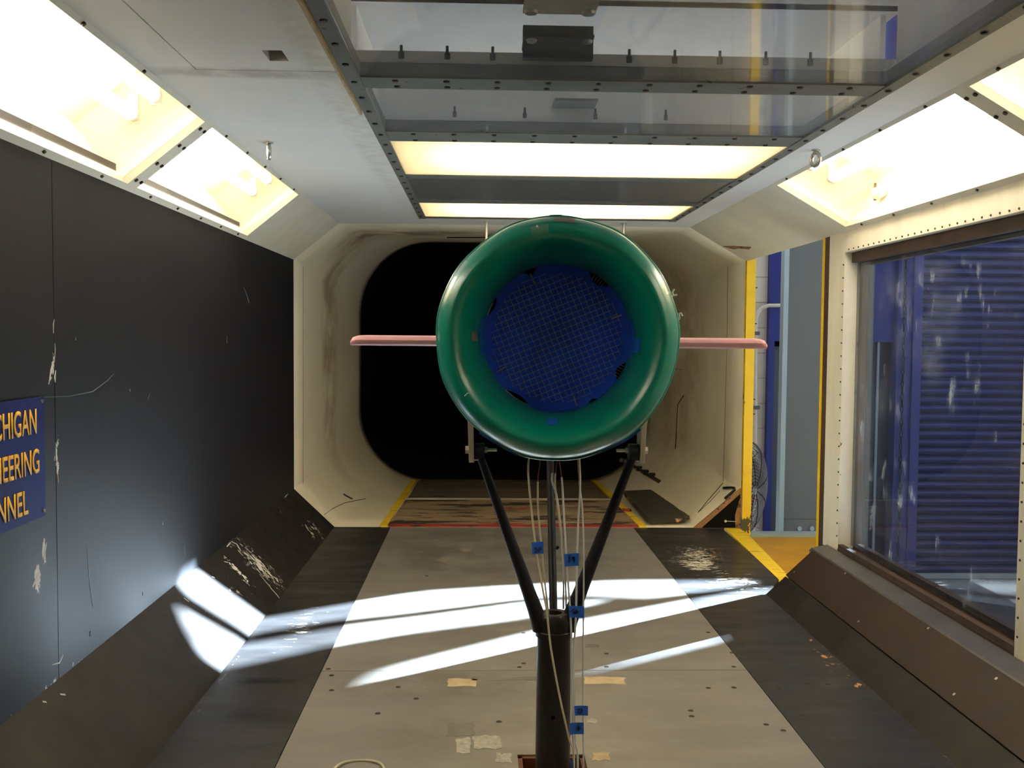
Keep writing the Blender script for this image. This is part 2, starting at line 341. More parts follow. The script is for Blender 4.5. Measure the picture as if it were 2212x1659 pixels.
p = at(1112, 1268, z=0); MB().prism([(p.x-.1, p.y-.05), (p.x+.1, p.y-.06), (p.x+.1, p.y+.02), (p.x-.1, p.y+.03)], 'z', .0002, .0005).build('worn_patch', m_taped, floor)

# ---- left wall
wl = MB().box(XL-.06, XL-.013, Y0, D1, .12, 1.32).build('wall_left', m_wallk); struct(wl, 'charcoal painted left wall of the tunnel', 'wall')
MB().box(XL-.012, XL, Y0, 2.036, .17, 1.27).build('wall_panel', m_wallk, wl)
MB().box(XL-.012, XL, 2.0385, D1, .17, 1.27).build('wall_panel', m_wallk, wl)
def offs(a, b, d):
    """shift the xz segment a-b outward (away from the tunnel axis) by d"""
    t = Vector((b[0]-a[0], b[1]-a[1])).normalized(); n = Vector((-t.y, t.x)); mid = Vector(((a[0]+b[0])/2, (a[1]+b[1])/2-.72))
    if n.dot(mid) < 0: n = -n
    return (a[0]+n.x*d, a[1]+n.y*d), (b[0]+n.x*d, b[1]+n.y*d)
def cham(a, b, s0, s1, y0, y1, d0=0.0, d1=.014):
    """slab lying in the chamfer a-b between fractions s0..s1, from y0 to y1, between outward depths d0..d1"""
    p = (a[0]+(b[0]-a[0])*s0, a[1]+(b[1]-a[1])*s0); q = (a[0]+(b[0]-a[0])*s1, a[1]+(b[1]-a[1])*s1)
    p0, q0 = offs(p, q, d0); p1, q1 = offs(p, q, d1)
    return MB().prism([p0, q0, q1, p1], 'y', y0, y1)
bl = cham(BLa, BLb, -.05, 1.05, Y0, D1, .0145, .04).build('baseboard_left', m_base); struct(bl, 'dark sloping lower left corner board', 'baseboard')
cham(BLa, BLb, 0, 1, Y0, 3.47).build('corner_board', m_base, bl); cham(BLa, BLb, 0, 1, 3.4725, D1).build('corner_board', m_base, bl)
# chips and scratches of the left wall and its corner board, thin flakes on the surface
m_flake = M('bared primer flake', srgb(196, 190, 180), .6, var=.15, vscale=40); m_scr = M('pale scratch', srgb(104, 106, 110), .6, var=.1); m_flaket = M('bared wood flake', srgb(170, 130, 96), .6, var=.15, vscale=40)
def flake(px, wpx, mt, par, plane):
    P = []
    for u, v in px:
        r = raydir(u, v)
        if plane == 'wall': P.append(CAM+r*((XL-CAM.x)/r.x))
        else:
            n_ = Vector((.181, 0, .19)); P.append(CAM+r*((Vector((-.875, 0, 0))-CAM).dot(n_)/r.dot(n_)))
    nv = Vector((1, 0, 0)) if plane == 'wall' else Vector((.181, 0, .19)).normalized()
    k = len(P); L_, R_ = [], []
    for i in range(k):
        d = (P[min(i+1, k-1)]-P[max(i-1, 0)]).normalized(); sd_ = d.cross(nv).normalized(); h_ = wpx*.0005*(random.uniform(.6, 1.3) if 0 < i < k-1 else .45)
        L_.append(P[i]+sd_*h_); R_.append(P[i]-sd_*h_)
    poly = L_+R_[::-1]; MB().hexa([p+nv*.0001 for p in poly], [p+nv*.0007 for p in poly]).build('paint_chip', mt, par)
for px, w_, mt in (([(95, 858), (150, 856), (200, 846), (232, 822), (245, 808)], 1.6, m_scr), ([(117, 690), (115, 700), (115, 720)], 3.5, m_flake), ([(118, 742), (119, 756), (117, 782)], 3, m_flake),
                   ([(112, 788), (110, 800), (105, 830)], 5, m_flake), ([(120, 800), (118, 815), (119, 826)], 5, m_flake), ([(490, 726), (490, 741)], 3, m_flaket), ([(163, 729), (164, 735)], 3, m_flake),
                   ([(280, 840), (281, 846)], 3, m_flake), ([(323, 850), (320, 862)], 2.5, m_scr), ([(526, 620), (534, 640), (538, 655)], 5, m_scr), ([(398, 1178), (400, 1202)], 3, m_scr),
                   ([(100, 1172), (97, 1190), (95, 1214)], 6, m_flake), ([(84, 1236), (80, 1248), (70, 1268)], 11, m_flake), ([(118, 985), (117, 995)], 4, m_flake), ([(122, 1002), (123, 1014)], 4, m_flake), ([(124, 1022), (126, 1043)], 5, m_flaket),
                   ([(188, 1180), (192, 1250), (200, 1310)], 2, m_scr), ([(136, 1415), (128, 1432), (112, 1436)], 3, m_flake), ([(352, 1128), (351, 1134)], 3, m_flake), ([(194, 1363), (194, 1375)], 5, m_hole), ([(308, 1279), (308, 1287)], 4, m_hole)):
    flake(px, w_, mt, wl, 'wall')
for px, w_ in (([(92, 1516), (100, 1517)], 9), ([(130, 1500), (141, 1501)], 9), ([(397, 1292), (408, 1300)], 8), ([(458, 1246), (464, 1248)], 6), ([(484, 1213), (492, 1215)], 7), ([(500, 1170), (512, 1176), (520, 1190)], 8), ([(514, 1188), (524, 1200)], 7), ([(490, 1181), (498, 1172)], 8), ([(556, 1215), (566, 1232), (576, 1242)], 5), ([(560, 1240), (575, 1258), (590, 1276)], 3), ([(584, 1270), (598, 1285), (606, 1296)], 4), ([(615, 1075), (622, 1066)], 6), ([(664, 1125), (670, 1129)], 4), ([(682, 1138), (690, 1150)], 4), ([(605, 1104), (608, 1108)], 4)):
    flake(px, w_, m_flake, bl, 'corner')
# ---- right lower chamfer, its metal sill and their end
m_baser = M('worn brown corner paint', srgb(48, 35, 27), .45, var=.25, vscale=5, bump=.12, bscale=16, spec=.3, chips=[((.9, 2.6, .05), (.1, .6, .1), CHIPW, .68, 40, (1, 1, 1)), (None, None, srgb(150, 120, 90), .78, 36, (1, 1, 1))])
br = cham(BRa, BRb, -.05, 1.0, Y0, 3.388, .0145, .05).build('baseboard_right', m_brown); struct(br, 'dark sloping lower right corner board below the window', 'baseboard')
cham(BRa, BRb, 0, .415, Y0, 3.39).build('corner_board', m_base, br)
cham(BRa, BRb, .43, 1.0, Y0, 3.39, -.003, .014).build('corner_board', m_baser, br)
m_sill = M('dark steel sill', srgb(96, 94, 96), .35, .5, var=.2, vscale=8, chips=[(None, None, srgb(60, 50, 38), .68, 24, (1, 1, 1))])
MB().prism([(.996, .151), (1.004, .160), (1.062, .172), (1.062, .14), (1.0, .13)], 'y', Y0, 3.42).build('metal_sill', m_sill, br)
for u, v in ((1717,1237),(1827,1240),(1856,1344),(2007,1359),(2063,1502),(2154,1468)):
    r = raydir(u, v); nn = Vector((.155, 0, -.165)).normalized(); nn = Vector((-nn.z*0-.685, 0, .728)); t = (Vector((.835, 0, 0))-CAM).dot(nn)/r.dot(nn); p = CAM+r*t
    MB().cyl(p, p+nn*.004, .004, 8).build('screw', m_zinc, br)

# ---- upper chamfers with the recessed lamp boxes
def upper_trim(name, a, b, boxes, label, bot=.93, top=.045):
    t = cham(a, b, -.02, top, Y0, D1, 0, .02).build(name, m_trimw); struct(t, label, 'trim')
    cham(a, b, bot, 1.02, Y0, D1, 0, .02).build('trim_rail', m_trimw, t)
    ys = sorted([Y0]+[q for bx in boxes for q in bx]+[D1]); 
    for i in range(0, len(ys), 2):
        cham(a, b, top, bot, ys[i], ys[i+1], 0.0, .018).build('trim_panel', m_trimw, t)
    return t
LB = [(.95, 2.425), (2.49, 3.64)]; RB = [(.75, 1.985), (2.045, 3.28)]
tl = upper_trim('trim_1', TLa, TLb, LB, 'cream sloping upper left corner holding the lamp boxes')
tr = upper_trim('trim_2', TRa, TRb, RB, 'cream sloping upper right corner holding the lamp boxes')
def cpt(a, b, s, y, d):
    p = (a[0]+(b[0]-a[0])*s, a[1]+(b[1]-a[1])*s); q = offs(a, b, d)[0]
    return Vector((p[0]+q[0]-a[0], y, p[1]+q[1]-a[1]))
def lampbox(name, a, b, y0, y1, label, bot=.93, top=.045, clips=False):
    L = thing(name, label, 'light', cpt(a, b, .5, (y0+y1)/2, .2), group='fluorescent lamps in the side corner boxes')
    d1 = .19; W = []
    def put(mb, nm, mt, **k): o = mb.build(nm, mt, **k); return relink(o, L)
    s0, s1 = top-.01, bot+.01
    h = MB()
    for sA, sB, dA, dB in ((s0-.06, s0, .0185, d1), (s1, s1+.06, .0185, d1), (s0-.06, s1+.06, d1, d1+.01)):
        q = cham(a, b, sA, sB, y0, y1, dA, dB); h.add(q.v, q.f)
    for yA, yB in ((y0-.012, y0), (y1, y1+.012)):
        q = cham(a, b, s0-.06, s1+.06, yA, yB, .0185, d1+.01); h.add(q.v, q.f)
    put(h, 'housing', m_boxin)
    f = cham(a, b, .10, .60, y0+.05, y1-.05, .176, .188); put(f, 'fixture_body', m_boxin)
    for s_ in (.22, .47):
        p, q = cpt(a, b, s_, y0+.085, .095), cpt(a, b, s_, y1-.085, .095)
        put(MB().cyl(p, q, .017, 16), 'lamp_tube', m_tube, smooth=True)
        for e, dr in ((p, -1), (q, 1)):
            put(MB().tube([e, e+Vector((0, dr*.018, 0))], .0175, 12).box(e.x-.012, e.x+.012, min(e.y+dr*.018, e.y+dr*.028), max(e.y+dr*.018, e.y+dr*.028), e.z-.02, e.z+.05), 'lamp_holder', m_alu)
    c = cham(a, b, top-.008, bot+.008, y0+.001, y1-.001, .0185, .0215); put(c, 'clear_cover', m_pane)
    # screws along the cover edge
    n_ = offs(a, b, 1.0)[0]; n_ = Vector((n_[0]-a[0], 0, n_[1]-a[1]))
    for s_ in (top*.55, bot+.03):
        for k in range(5):
            p = cpt(a, b, s_, y0+(y1-y0)*(k+.5)/5, 0); put(MB().cyl(p, p-n_*.004, .004, 8), 'screw', m_rivet)
    if clips:
        for yy in (y0+.13, y1-.2):
            p = cpt(a, b, .865, yy, .085)
            put(MB().cyl(p+Vector((0, .002, 0)), p+Vector((0, .016, 0)), .02, 14, .012), 'clip', m_brown)
            put(MB().cyl(p+Vector((0, -.03, 0)), p, .017, 14, .02), 'bulb_stub', m_boxin)
            put(MB().box(p.x-.004, p.x+.004, p.y+.016, p.y+.019, p.z-.02, p.z+.035), 'clip_spring', m_brown)
    return L
lampbox('fluorescent_lamp', TLa, TLb, *LB[0], 'near fluorescent lamp box in the corner above the charcoal wall')
lampbox('fluorescent_lamp', TLa, TLb, *LB[1], 'far fluorescent lamp box in the corner above the charcoal wall, past the divider strip')
lampbox('fluorescent_lamp', TRa, TRb, *RB[0], 'nearest fluorescent lamp box on the window side, mostly cut off by the picture edge', clips=True)
lampbox('fluorescent_lamp', TRa, TRb, *RB[1], 'fluorescent lamp box above the window with two brown clips inside', clips=True)
# screws of the divider strips
for a, b, t, y in ((TLa, TLb, tl, 2.457), (TRa, TRb, tr, 2.015)):
    n_ = offs(a, b, 1.0)[0]; n_ = Vector((n_[0]-a[0], 0, n_[1]-a[1]))
    for s_ in (.12, .36, .62, .86):
        for dy in (-.018, .018):
            p = cpt(a, b, s_, y+dy, 0); MB().cyl(p, p-n_*.004, .005, 8).build('screw', m_rivet, t)
r = raydir(1590, 533); nn = Vector((-.154, 0, -.267)).normalized(); t_ = (Vector((TRa[0], 0, TRa[1]))-CAM).dot(nn)/r.dot(nn); p = CAM+r*t_
ex = Vector((TRb[0]-TRa[0], 0, TRb[1]-TRa[1])).normalized()
pp = [(-.03, .14), (-.012, .02), (.03, -.16), (.04, -.1), (.012, .0), (.012, .06)]
MB().hexa([p+ex*a_+Vector((0, b_, 0))+nn*.0005 for a_, b_ in pp], [p+ex*a_+Vector((0, b_, 0))+nn*.0015 for a_, b_ in pp]).build('bare_wood_patch', m_ply, tr)

# ---- ceiling
CX0, CX1, CY1 = -.464, .681, 4.36
ce = MB().box(-.853, -.756, Y0, D1, H, H+.02).build('ceiling', m_ceil); struct(ce, 'off-white painted ceiling with a glazed light strip', 'ceiling')
hx0, hx1, hy0, hy1 = -.594, -.557, 1.842, 1.912
MB().box(-.7535, hx0, Y0, 1.98, H, H+.02).box(hx1, CX0, Y0, 1.98, H, H+.02).box(hx0, hx1, Y0, hy0, H, H+.02).box(hx0, hx1, hy1, 1.98, H, H+.02).build('ceiling_panel', m_ceil, ce)
MB().box(-.756, CX0, 1.983, D1, H, H+.02).build('ceiling_panel', m_ceil, ce)
MB().box(CX1, .798, Y0, D1, H, H+.02).build('ceiling_panel', m_ceil, ce)
MB().box(CX0, CX1, CY1, D1, H, H+.02).build('ceiling_panel', m_ceil, ce)
MB().box(CX0, CX1, Y0, .95, H, H+.02).build('ceiling_panel', m_ceil, ce)
MB().box(hx0-.02, hx1+.02, hy0-.02, hy1+.02, H+.07, H+.08).box(hx0-.02, hx0-.002, hy0-.02, hy1+.02, H+.02, H+.07).box(hx1+.002, hx1+.02, hy0-.02, hy1+.02, H+.02, H+.07).box(hx0, hx1, hy1+.002, hy1+.02, H+.02, H+.07).box(hx0, hx1, hy0-.02, hy0-.002, H+.02, H+.07).build('ceiling_hole', m_brown, ce)
# steel frame of the glazed strip
fr = MB().box(CX0, CX0+.030, .95, CY1, H-.004, H+.03).build('trim_3', m_steelf); struct(fr, 'grey steel frame of the glazed ceiling strip with bolt heads', 'trim')
MB().box(CX1-.030, CX1, .95, CY1, H-.004, H+.03).build('frame_rail', m_steelf, fr)
MB().box(CX0-.006, CX0-.001, .95, 2.3, H-.014, H-.001).build('frame_edge_angle', m_tapetan, fr)
BARS = [(1.37, 1.50), (2.012, 2.098), (2.535, 2.655), (3.205, 3.272), (3.775, 3.858), (4.31, CY1)]
bolt0 = None
for i, (a_, b_) in enumerate(BARS):
    MB().box(CX0+.031, CX1-.031, a_, b_, H-.002, H+.028).build('frame_bar', m_steelf, fr)
    if i < 3:
        for k in range(10):
            for yy in (a_+.02, b_-.02):
                loc = (CX0+.1+k*.105, yy, H-.002)
                if bolt0 is None: bolt0 = o = MB().lathe([(.0001, -.004), (.006, -.003), (.007, 0)], axis='z', n=10).build('bolt', m_rivet, fr, loc=loc)
                else: o = bolt0.copy(); C.objects.link(o); o.location = loc
for k in range(26):
    for xx in (CX0+.015, CX1-.015):
        o = bolt0.copy(); C.objects.link(o); o.location = (xx, 1.0+k*.13, H-.004)
def plenum(y0, y1, mt, z1, name='plenum_box', near=None, far=None):
    e = .012; zz = H+.031
    return MB().box(CX0, CX0+e, y0, y1, zz, z1).box(CX1-e, CX1, y0, y1, zz, z1).box(CX0, CX1, y0-.02, y0-.02+e, zz, H+near if near else z1).box(CX0, CX1, y1+.008, y1+.02, zz, H+far if far else z1).box(CX0-.02, CX1+.02, y0-.06, y1+.06, z1, z1+e).build(name, mt, pl)
pl = MB().box(CX0-.03, CX1+.03, .9, CY1+.03, H+.33, H+.345).build('trim_4', m_plenum); struct(pl, 'white boxed space above the ceiling glazing', 'trim')
def pane(n, y0, y1, mt, label):
    o = MB().box(CX0+.0305, CX1-.0305, y0+.0005, y1-.0005, H+.0005, H+.0045).build('window_%d' % n, mt); struct(o, label, 'window'); return o
plenum(0.96, 1.37, m_plenum, H+.30); plenum(1.50, 2.012, m_plenum, H+.17, far=.055); plenum(2.098, 2.535, m_plenum, H+.17, near=.055, far=.118); plenum(3.272, 3.775, m_plenum, H+.2)
pane(1, 0.96, 1.37, m_cpane, 'glazed ceiling pane nearest the viewer'); pane(2, 1.50, 2.012, m_cpane, 'large milky ceiling pane with metal brackets behind it')
pane(3, 2.098, 2.535, m_cpane, 'milky ceiling pane with a drooping wire behind it'); pane(4, 3.272, 3.775, m_dpane, 'dark ceiling pane between the two lit panels')
# brackets and studs above the second pane
bk = tag(MB().box(-.112, .02, 1.68, 1.80, H+.062, H+.068).build('bracket_plate', m_alu), 'brushed metal plate with two washers behind the large ceiling pane', 'bracket')
for xx in (-.098, .006): relink(MB().lathe([(.0001, -.006), (.011, -.005), (.013, 0)], (xx, 1.785, H+.062), 'z', 14).build('washer', m_zinc, smooth=True), bk)
b2 = tag(MB().box(-.106, .03, 1.895, 1.99, H+.05, H+.056).build('bracket_plate', m_iron2), 'dark metal plate with two washers behind the large ceiling pane', 'bracket')
MB().box(-.104, .038, 1.985, 2.008, H+.036, H+.10).build('bracket_flange', m_iron2, b2)
for xx in (-.09, .018): relink(MB().lathe([(.0001, -.006), (.009, -.005), (.011, 0)], (xx, 1.915, H+.05), 'z', 14).build('washer', m_zinc, smooth=True), b2)
for k, u in enumerate((867, 966, 1064, 1358, 1456, 1553, 1652, 1748)):
    p = at(u, 160, y=2.005); MB().cyl((p.x, 2.0, H+.034), (p.x, 2.0, H+.046), .006, 8).cyl((p.x, 2.0, H+.046), (p.x, 2.0, H+.06), .003, 8).build('stud', m_iron2, fr)
for k, u in enumerate((982, 1133, 1285, 1437)):
    p = at(u, 285, y=2.52); MB().cyl((p.x, 2.515, H+.034), (p.x, 2.515, H+.046), .005, 8).cyl((p.x, 2.515, H+.046), (p.x, 2.515, H+.06), .003, 8).build('stud', m_iron2, fr)
wp = [at(u, v, z=H+.06) for u, v in ((1178, 283), (1195, 250), (1205, 250), (1250, 264), (1320, 273), (1420, 268), (1560, 258), (1700, 248))]
tag(MB().tube(wp, .0012, 6).build('loose_wire', m_iron2), 'thin dark wire drooping above the second ceiling pane', 'wire')
q0, q1 = at(1198, 222, z=H+.06), at(1280, 248, z=H+.06)
tag(MB().box(q0.x, q1.x, q0.y, q1.y, H+.066, H+.072).build('junction_plate', m_taped), 'small grey plate above the ceiling pane beside the drooping wire', 'plate')
# lit ceiling panels
def litpanel(y0, y1, label, open_=False):
    L = thing('ceiling_light', label, 'light', ((CX0+CX1)/2, (y0+y1)/2, H+.1), group='lit panels of the ceiling strip')
    e = .01; z0, z1 = H+.034, H+.17; zf = H+.118 if open_ else z1
    relink(MB().box(CX0, CX0+e, y0, y1, z0, z1).box(CX1-e, CX1, y0, y1, z0, z1).box(CX0, CX1, y0-.02, y0-.01, z0, zf).box(CX0, CX1, y1+.01, y1+.02, z0, z1).box(CX0, CX1, y0-.02, y1+.02, z1, z1+e).build('housing', m_boxin), L)
    relink(MB().box(CX0+.0305, CX1-.0305, y0+.0005, y1-.0005, H+.0005, H+.0045).build('diffuser', m_frost), L)
    for yy in ((y0+(y1-y0)*.28), (y0+(y1-y0)*.62)):
        relink(MB().cyl((CX0+.16, yy, H+.125), (CX1-.12, yy, H+.125), .016, 14).build('lamp_tube', m_tube2, smooth=True), L)
        for xx in (CX0+.135, CX1-.12): relink(MB().box(xx, xx+.025, yy-.018, yy+.018, H+.10, H+.17).build('lamp_holder', m_alu), L)
litpanel(2.655, 3.205, 'wide lit ceiling panel ahead of the dark pane', True); litpanel(3.858, 4.31, 'narrow lit ceiling panel right above the green nacelle')

# ---- eye bolts
def eyebolt(u, v, label):
    p = at(u, v, z=H); E_ = thing('eye_bolt', label, 'eye bolt', p, group='eye bolts in the ceiling')
    ring = [Vector((0, .018*math.sin(2*PI*k/20), -.026+.018*math.cos(2*PI*k/20))) for k in range(21)]
    MB().tube(ring, .0055, 8, ref=(1, 0, 0), caps=False).build('ring', m_zinc, E_, smooth=True)
    MB().cyl((0, 0, 0), (0, 0, -.010), .006, 10).build('shank', m_zinc, E_); MB().cyl((0, 0, 0), (0, 0, -.003), .012, 12).build('collar', m_zinc, E_)
    E_.rotation_euler.z = .3
eyebolt(581, 307, 'zinc eye bolt in the ceiling beside the left lamp boxes'); eyebolt(1762, 324, 'zinc eye bolt in the ceiling beside the lamp box over the window')

# ---- right wall: window, posts, gap
wr = MB().box(XR, XR+.055, 2.2, 3.33, 1.207, 1.30).build('wall_right', m_postw); struct(wr, 'chipped white timber wall framing around the large window', 'wall')
MB().box(XR+.001, XR+.06, 3.33, 3.478, .16, 1.279).build('wall_post', m_postw, wr)
MB().box(XR+.002, XR+.06, 3.479, 3.527, .10, 1.279).build('post_edge', m_brown, wr)
MB().box(XR+.003, XR+.055, 3.528, 3.556, .10, 1.275).build('yellow_post_edge', m_yel, wr)
MB().box(XR, XR+.06, Y0, 2.2, .12, 1.30).build('wall_board', m_postw, wr)
MB().box(XR, XR+.06, 2.2, 3.33, .08, .178).build('wall_board', m_brown, wr)
MB().box(XR+.002, XR+.02, 2.2, 3.33, .178, .192).build('window_sill', m_brown, wr)
for k in range(26):
    yy = 2.24+k*.042; MB().cyl((XR, yy, 1.214), (XR-.002, yy, 1.214), .003, 6).build('nail', m_rivet, wr)
for k in range(22):
    zz = .22+k*.045; MB().cyl((XR+.001, 3.338, zz), (XR-.002, 3.338, zz), .003, 6).build('nail', m_rivet, wr); MB().cyl((XR, 2.188, zz), (XR-.002, 2.188, zz), .003, 6).build('nail', m_rivet, wr)
MB().box(XR+.026, XR+.05, 2.2, 3.33, 1.172, 1.2065).build('window_rebate', m_brown, wr)  # dark board standing in for the shadow in the window rebate
w5 = MB().box(XR+.046, XR+.052, 2.2, 3.33, .19, 1.207).build('window_5', m_wpane); struct(w5, 'large smudged window in the right wall looking onto the blue roller door', 'window')
MB().box(XR+.055, XR+.075, 2.19, 3.335, 1.16, 1.21).box(XR+.055, XR+.075, 3.305, 3.335, .18, 1.16).box(XR+.055, XR+.075, 2.19, 3.335, .16, .20).box(XR+.055, XR+.075, 2.19, 2.22, .18, 1.16).build('window_gasket', m_brown, w5)

# ---- unseen wall added behind the viewer to keep sky light out
wb = MB().box(-1.3, 1.3, Y0-.05, Y0, -.1, 1.6).build('wall_back', m_diff); struct(wb, 'pale wall closing the tunnel behind the viewer', 'wall')

# ---- diffuser duct beyond the test section
def ring_oct(y):
    return [Vector((x, y, z)) for x, z in ((-.875, 0), (.85, 0), (1.065, .19), (1.065, 1.278), (.798, H), (-.853, H), (-1.065, 1.26), (-1.065, .181))]
K = 10
def ring1(y, sx=1.0, dz0=0.0, dz1=0.0):
    c = ring_oct(y); out = []
    for i in range(8):
        for k in range(K):
            p = c[i].lerp(c[(i+1) % 8], k/K); f = p.z/H
            out.append(Vector((p.x*sx, y, p.z+dz0*(1-f)+dz1*f)))
    return out
def ring2(y, x0=-.985, x1=.945, z0=-.055, z1=1.53, rr=.47):
    out = []
    segs = [('l', (x0+rr, z0), (x1-rr, z0)), ('a', (x1-rr, z0+rr), -90), ('l', (x1, z0+rr), (x1, z1-rr)), ('a', (x1-rr, z1-rr), 0), ('l', (x1-rr, z1), (x0+rr, z1)), ('a', (x0+rr, z1-rr), 90), ('l', (x0, z1-rr), (x0, z0+rr)), ('a', (x0+rr, z0+rr), 180)]
    for s_ in segs:
        for k in range(K):
            if s_[0] == 'l': out.append(Vector((s_[1][0]+(s_[2][0]-s_[1][0])*k/K, y, s_[1][1]+(s_[2][1]-s_[1][1])*k/K)))
            else:
                t = math.radians(s_[2]+90*k/K); out.append(Vector((s_[1][0]+rr*math.cos(t), y, s_[1][1]+rr*math.sin(t))))
    return out
rA, rB, rE = ring1(D1), ring1(4.84, .998), ring2(6.5)
rings = [rA, rB]
for k in range(1, 13):
    t = k/12; e = t*t*(3-2*t)*.6+t*.4; rings.append([a_.lerp(b_, e if i else e) for i, (a_, b_) in enumerate(zip(rB, rE))])
    for p in rings[-1]: p.y = 4.84+(6.5-4.84)*t
def loft(rs, cap=None):
    n = len(rs[0]); mb = MB(); mb.add([p for r_ in rs for p in r_], [(i*n+j, i*n+(j+1) % n, (i+1)*n+(j+1) % n, (i+1)*n+j) for i in range(len(rs)-1) for j in range(n)])
    if cap: mb.f.append(tuple(range((len(rs)-1)*n, len(rs)*n)))
    return mb
dmb = loft(rings); duct = dmb.build('wall_far', m_diff, smooth=True); struct(duct, 'dirty white duct narrowing to a rounded dark opening', 'wall')
sol = duct.modifiers.new('thick', 'SOLIDIFY'); sol.thickness = .02; sol.offset = 1
bvh = BVHTree.FromPolygons(dmb.v, dmb.f)
def onduct(u, v, lift=.002):
    h = bvh.ray_cast(CAM, raydir(u, v)); return (h[0]-raydir(u, v)*lift) if h[0] is not None else at(u, v, y=5.5)
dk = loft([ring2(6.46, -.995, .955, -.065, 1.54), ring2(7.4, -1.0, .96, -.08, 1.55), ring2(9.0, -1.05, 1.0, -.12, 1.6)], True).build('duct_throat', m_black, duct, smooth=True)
# narrow dark slot and scratches on the duct, bolt strip at the lower right
def marks(name, pts, mt, r=.004, parent=duct, lift=.004): return MB().tube([onduct(*p, lift=lift) for p in pts], r, 6).build(name, mt, parent)
marks('duct_slot', [(966, 512), (990, 512), (1020, 512), (1050, 512)], m_hole, .006)
marks('paint_crack', [(681, 1130), (700, 1112), (720, 1098), (745, 1086), (790, 1077)], m_brown, .0016)
marks('scuff', [(742, 1068), (752, 1074), (760, 1078)], m_rivet, .006)
marks('paint_crack', [(1477, 854), (1464, 874), (1461, 930), (1459, 970)], m_brown, .003)
marks('paint_crack', [(1454, 797), (1476, 798)], m_brown, .0015)
marks('seam', [(1508, 1107), (1530, 1080), (1562, 1043)], m_rivet, .002); marks('seam', [(1508, 1107), (1533, 1084), (1555, 1060)], m_rivet, .0012)
marks('seam', [(1562, 1040), (1566, 900), (1570, 760), (1572, 575)], m_taped, .0015); marks('seam', [(655, 575), (655, 800), (655, 1045)], m_taped, .0012)
bs = (MB().tube([onduct(u, v, .008) for u, v in ((1342, 994), (1365, 1005), (1390, 1020), (1425, 1041))], .012, 6).build('bolt_strip', m_brown, duct))
for u, v in ((1352, 996), (1381, 1012), (1395, 1020), (1409, 1027)):
    p = onduct(u, v, .02); MB().box(p.x-.016, p.x+.016, p.y-.02, p.y+.02, p.z-.014, p.z+.014).build('bolt_head', m_iron2, bs)
# cut end of the lower right corner wedge
wd = MB().prism([(.86, .002), (1.06, .002), (1.06, .172)], 'y', D1-.012, D1-.004).build('wedge_end', m_hole, duct)
MB().prism([(.838, .001), (.875, .001), (1.062, .168), (1.062, .192)], 'y', D1-.013, D1-.001).build('wedge_edge', m_ply, duct)
MB().prism([(1.04, .001), (1.063, .001), (1.063, .155), (1.05, .12), (1.036, .06)], 'y', D1-.0155, D1-.0125).build('wedge_edge', m_ply, duct)
MB().cyl((.99, D1-.02, .035), (.99, D1-.012, .035), .006, 10).tube([(.99, D1-.016, .035), (1.04, D1-.016, .033)], .0015, 6).build('wedge_pin', m_zinc, duct)
# ramp planks and their tape
def zr(y): return -.0 - .05*(y-4.6)/1.9+.006
def plank(x0a, x1a, ya, x0b, x1b, yb, mt, name, up=.0):
    b_ = [(x0a, ya, zr(ya)-.02), (x1a, ya, zr(ya)-.02), (x1b, yb, zr(yb)-.02), (x0b, yb, zr(yb)-.02)]
    return MB().hexa(b_, [(x, y, z+.02+up) for x, y, z in b_]).build(name, mt, rampo)
rampo = struct(MB().hexa([(-.62, 4.603, -.02), (.58, 4.603, -.02), (.58, 4.64, -.02), (-.62, 4.64, -.02)], [(-.62, 4.603, .006), (.58, 4.603, .006), (.58, 4.64, .007), (-.62, 4.64, .007)]).build('trim_5', m_redp), 'worn red and white ramp planks at the mouth of the duct', 'trim')
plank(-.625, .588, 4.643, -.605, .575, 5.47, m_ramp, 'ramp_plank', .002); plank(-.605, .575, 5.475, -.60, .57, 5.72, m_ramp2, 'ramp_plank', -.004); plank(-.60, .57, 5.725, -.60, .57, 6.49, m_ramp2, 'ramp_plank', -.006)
plank(-.66, -.625, 4.603, -.64, -.605, 6.4, m_yeltape, 'yellow_tape', .004); plank(.575, .612, 4.603, .56, .595, 6.4, m_yeltape, 'yellow_tape', .004)
marks('red_mark', [(1345, 1102), (1362, 1104)], m_redp, .012, rampo, .03)
# yellow jamb post at the far side of the gap
yp = MB().box(XR+.001, XR+.044, D1-.03, D1+.05, -.03, 1.285).build('door_post', m_yel); tag(yp, 'tall chipped yellow post between the duct and the gap', 'post')
for zz in (.25, .55, .62, .98, 1.15): MB().cyl((.045+XR, D1-.01, zz), (.058+XR, D1-.01, zz), .003, 6).build('nail', m_rivet, yp)
# ---- hanging rods behind the nacelle
for u, lb in ((1051, 'thin steel rod hanging from the ceiling behind the nacelle, left one'), (1348, 'thin steel rod hanging from the ceiling behind the nacelle, right one')):
    p = at(u, 480, y=4.45); o = thing('hanging_rod', lb, 'rod', (p.x, 4.45, H), group='rods hanging behind the nacelle')
    MB().cyl((0, 0, 0), (0, 0, -.42), .006, 10).build('shaft', m_zinc, o); MB().cyl((0, 0, 0), (0, 0, -.006), .014, 12).build('flange', m_zinc, o)

# ------------------------------------------------------------------ the hall outside the gap and the window
YW, ZF = 6.5, -.72
hf = MB().box(1.12, 13, -2, 7.2, ZF-.1, ZF).build('floor_hall', m_hfloor); struct(hf, 'dark glossy hall floor outside the window', 'floor')
def back(p): t = (YW-p[1])/SUN.y; return (p[0]+t*SUN.x, p[2]+t*SUN.z)
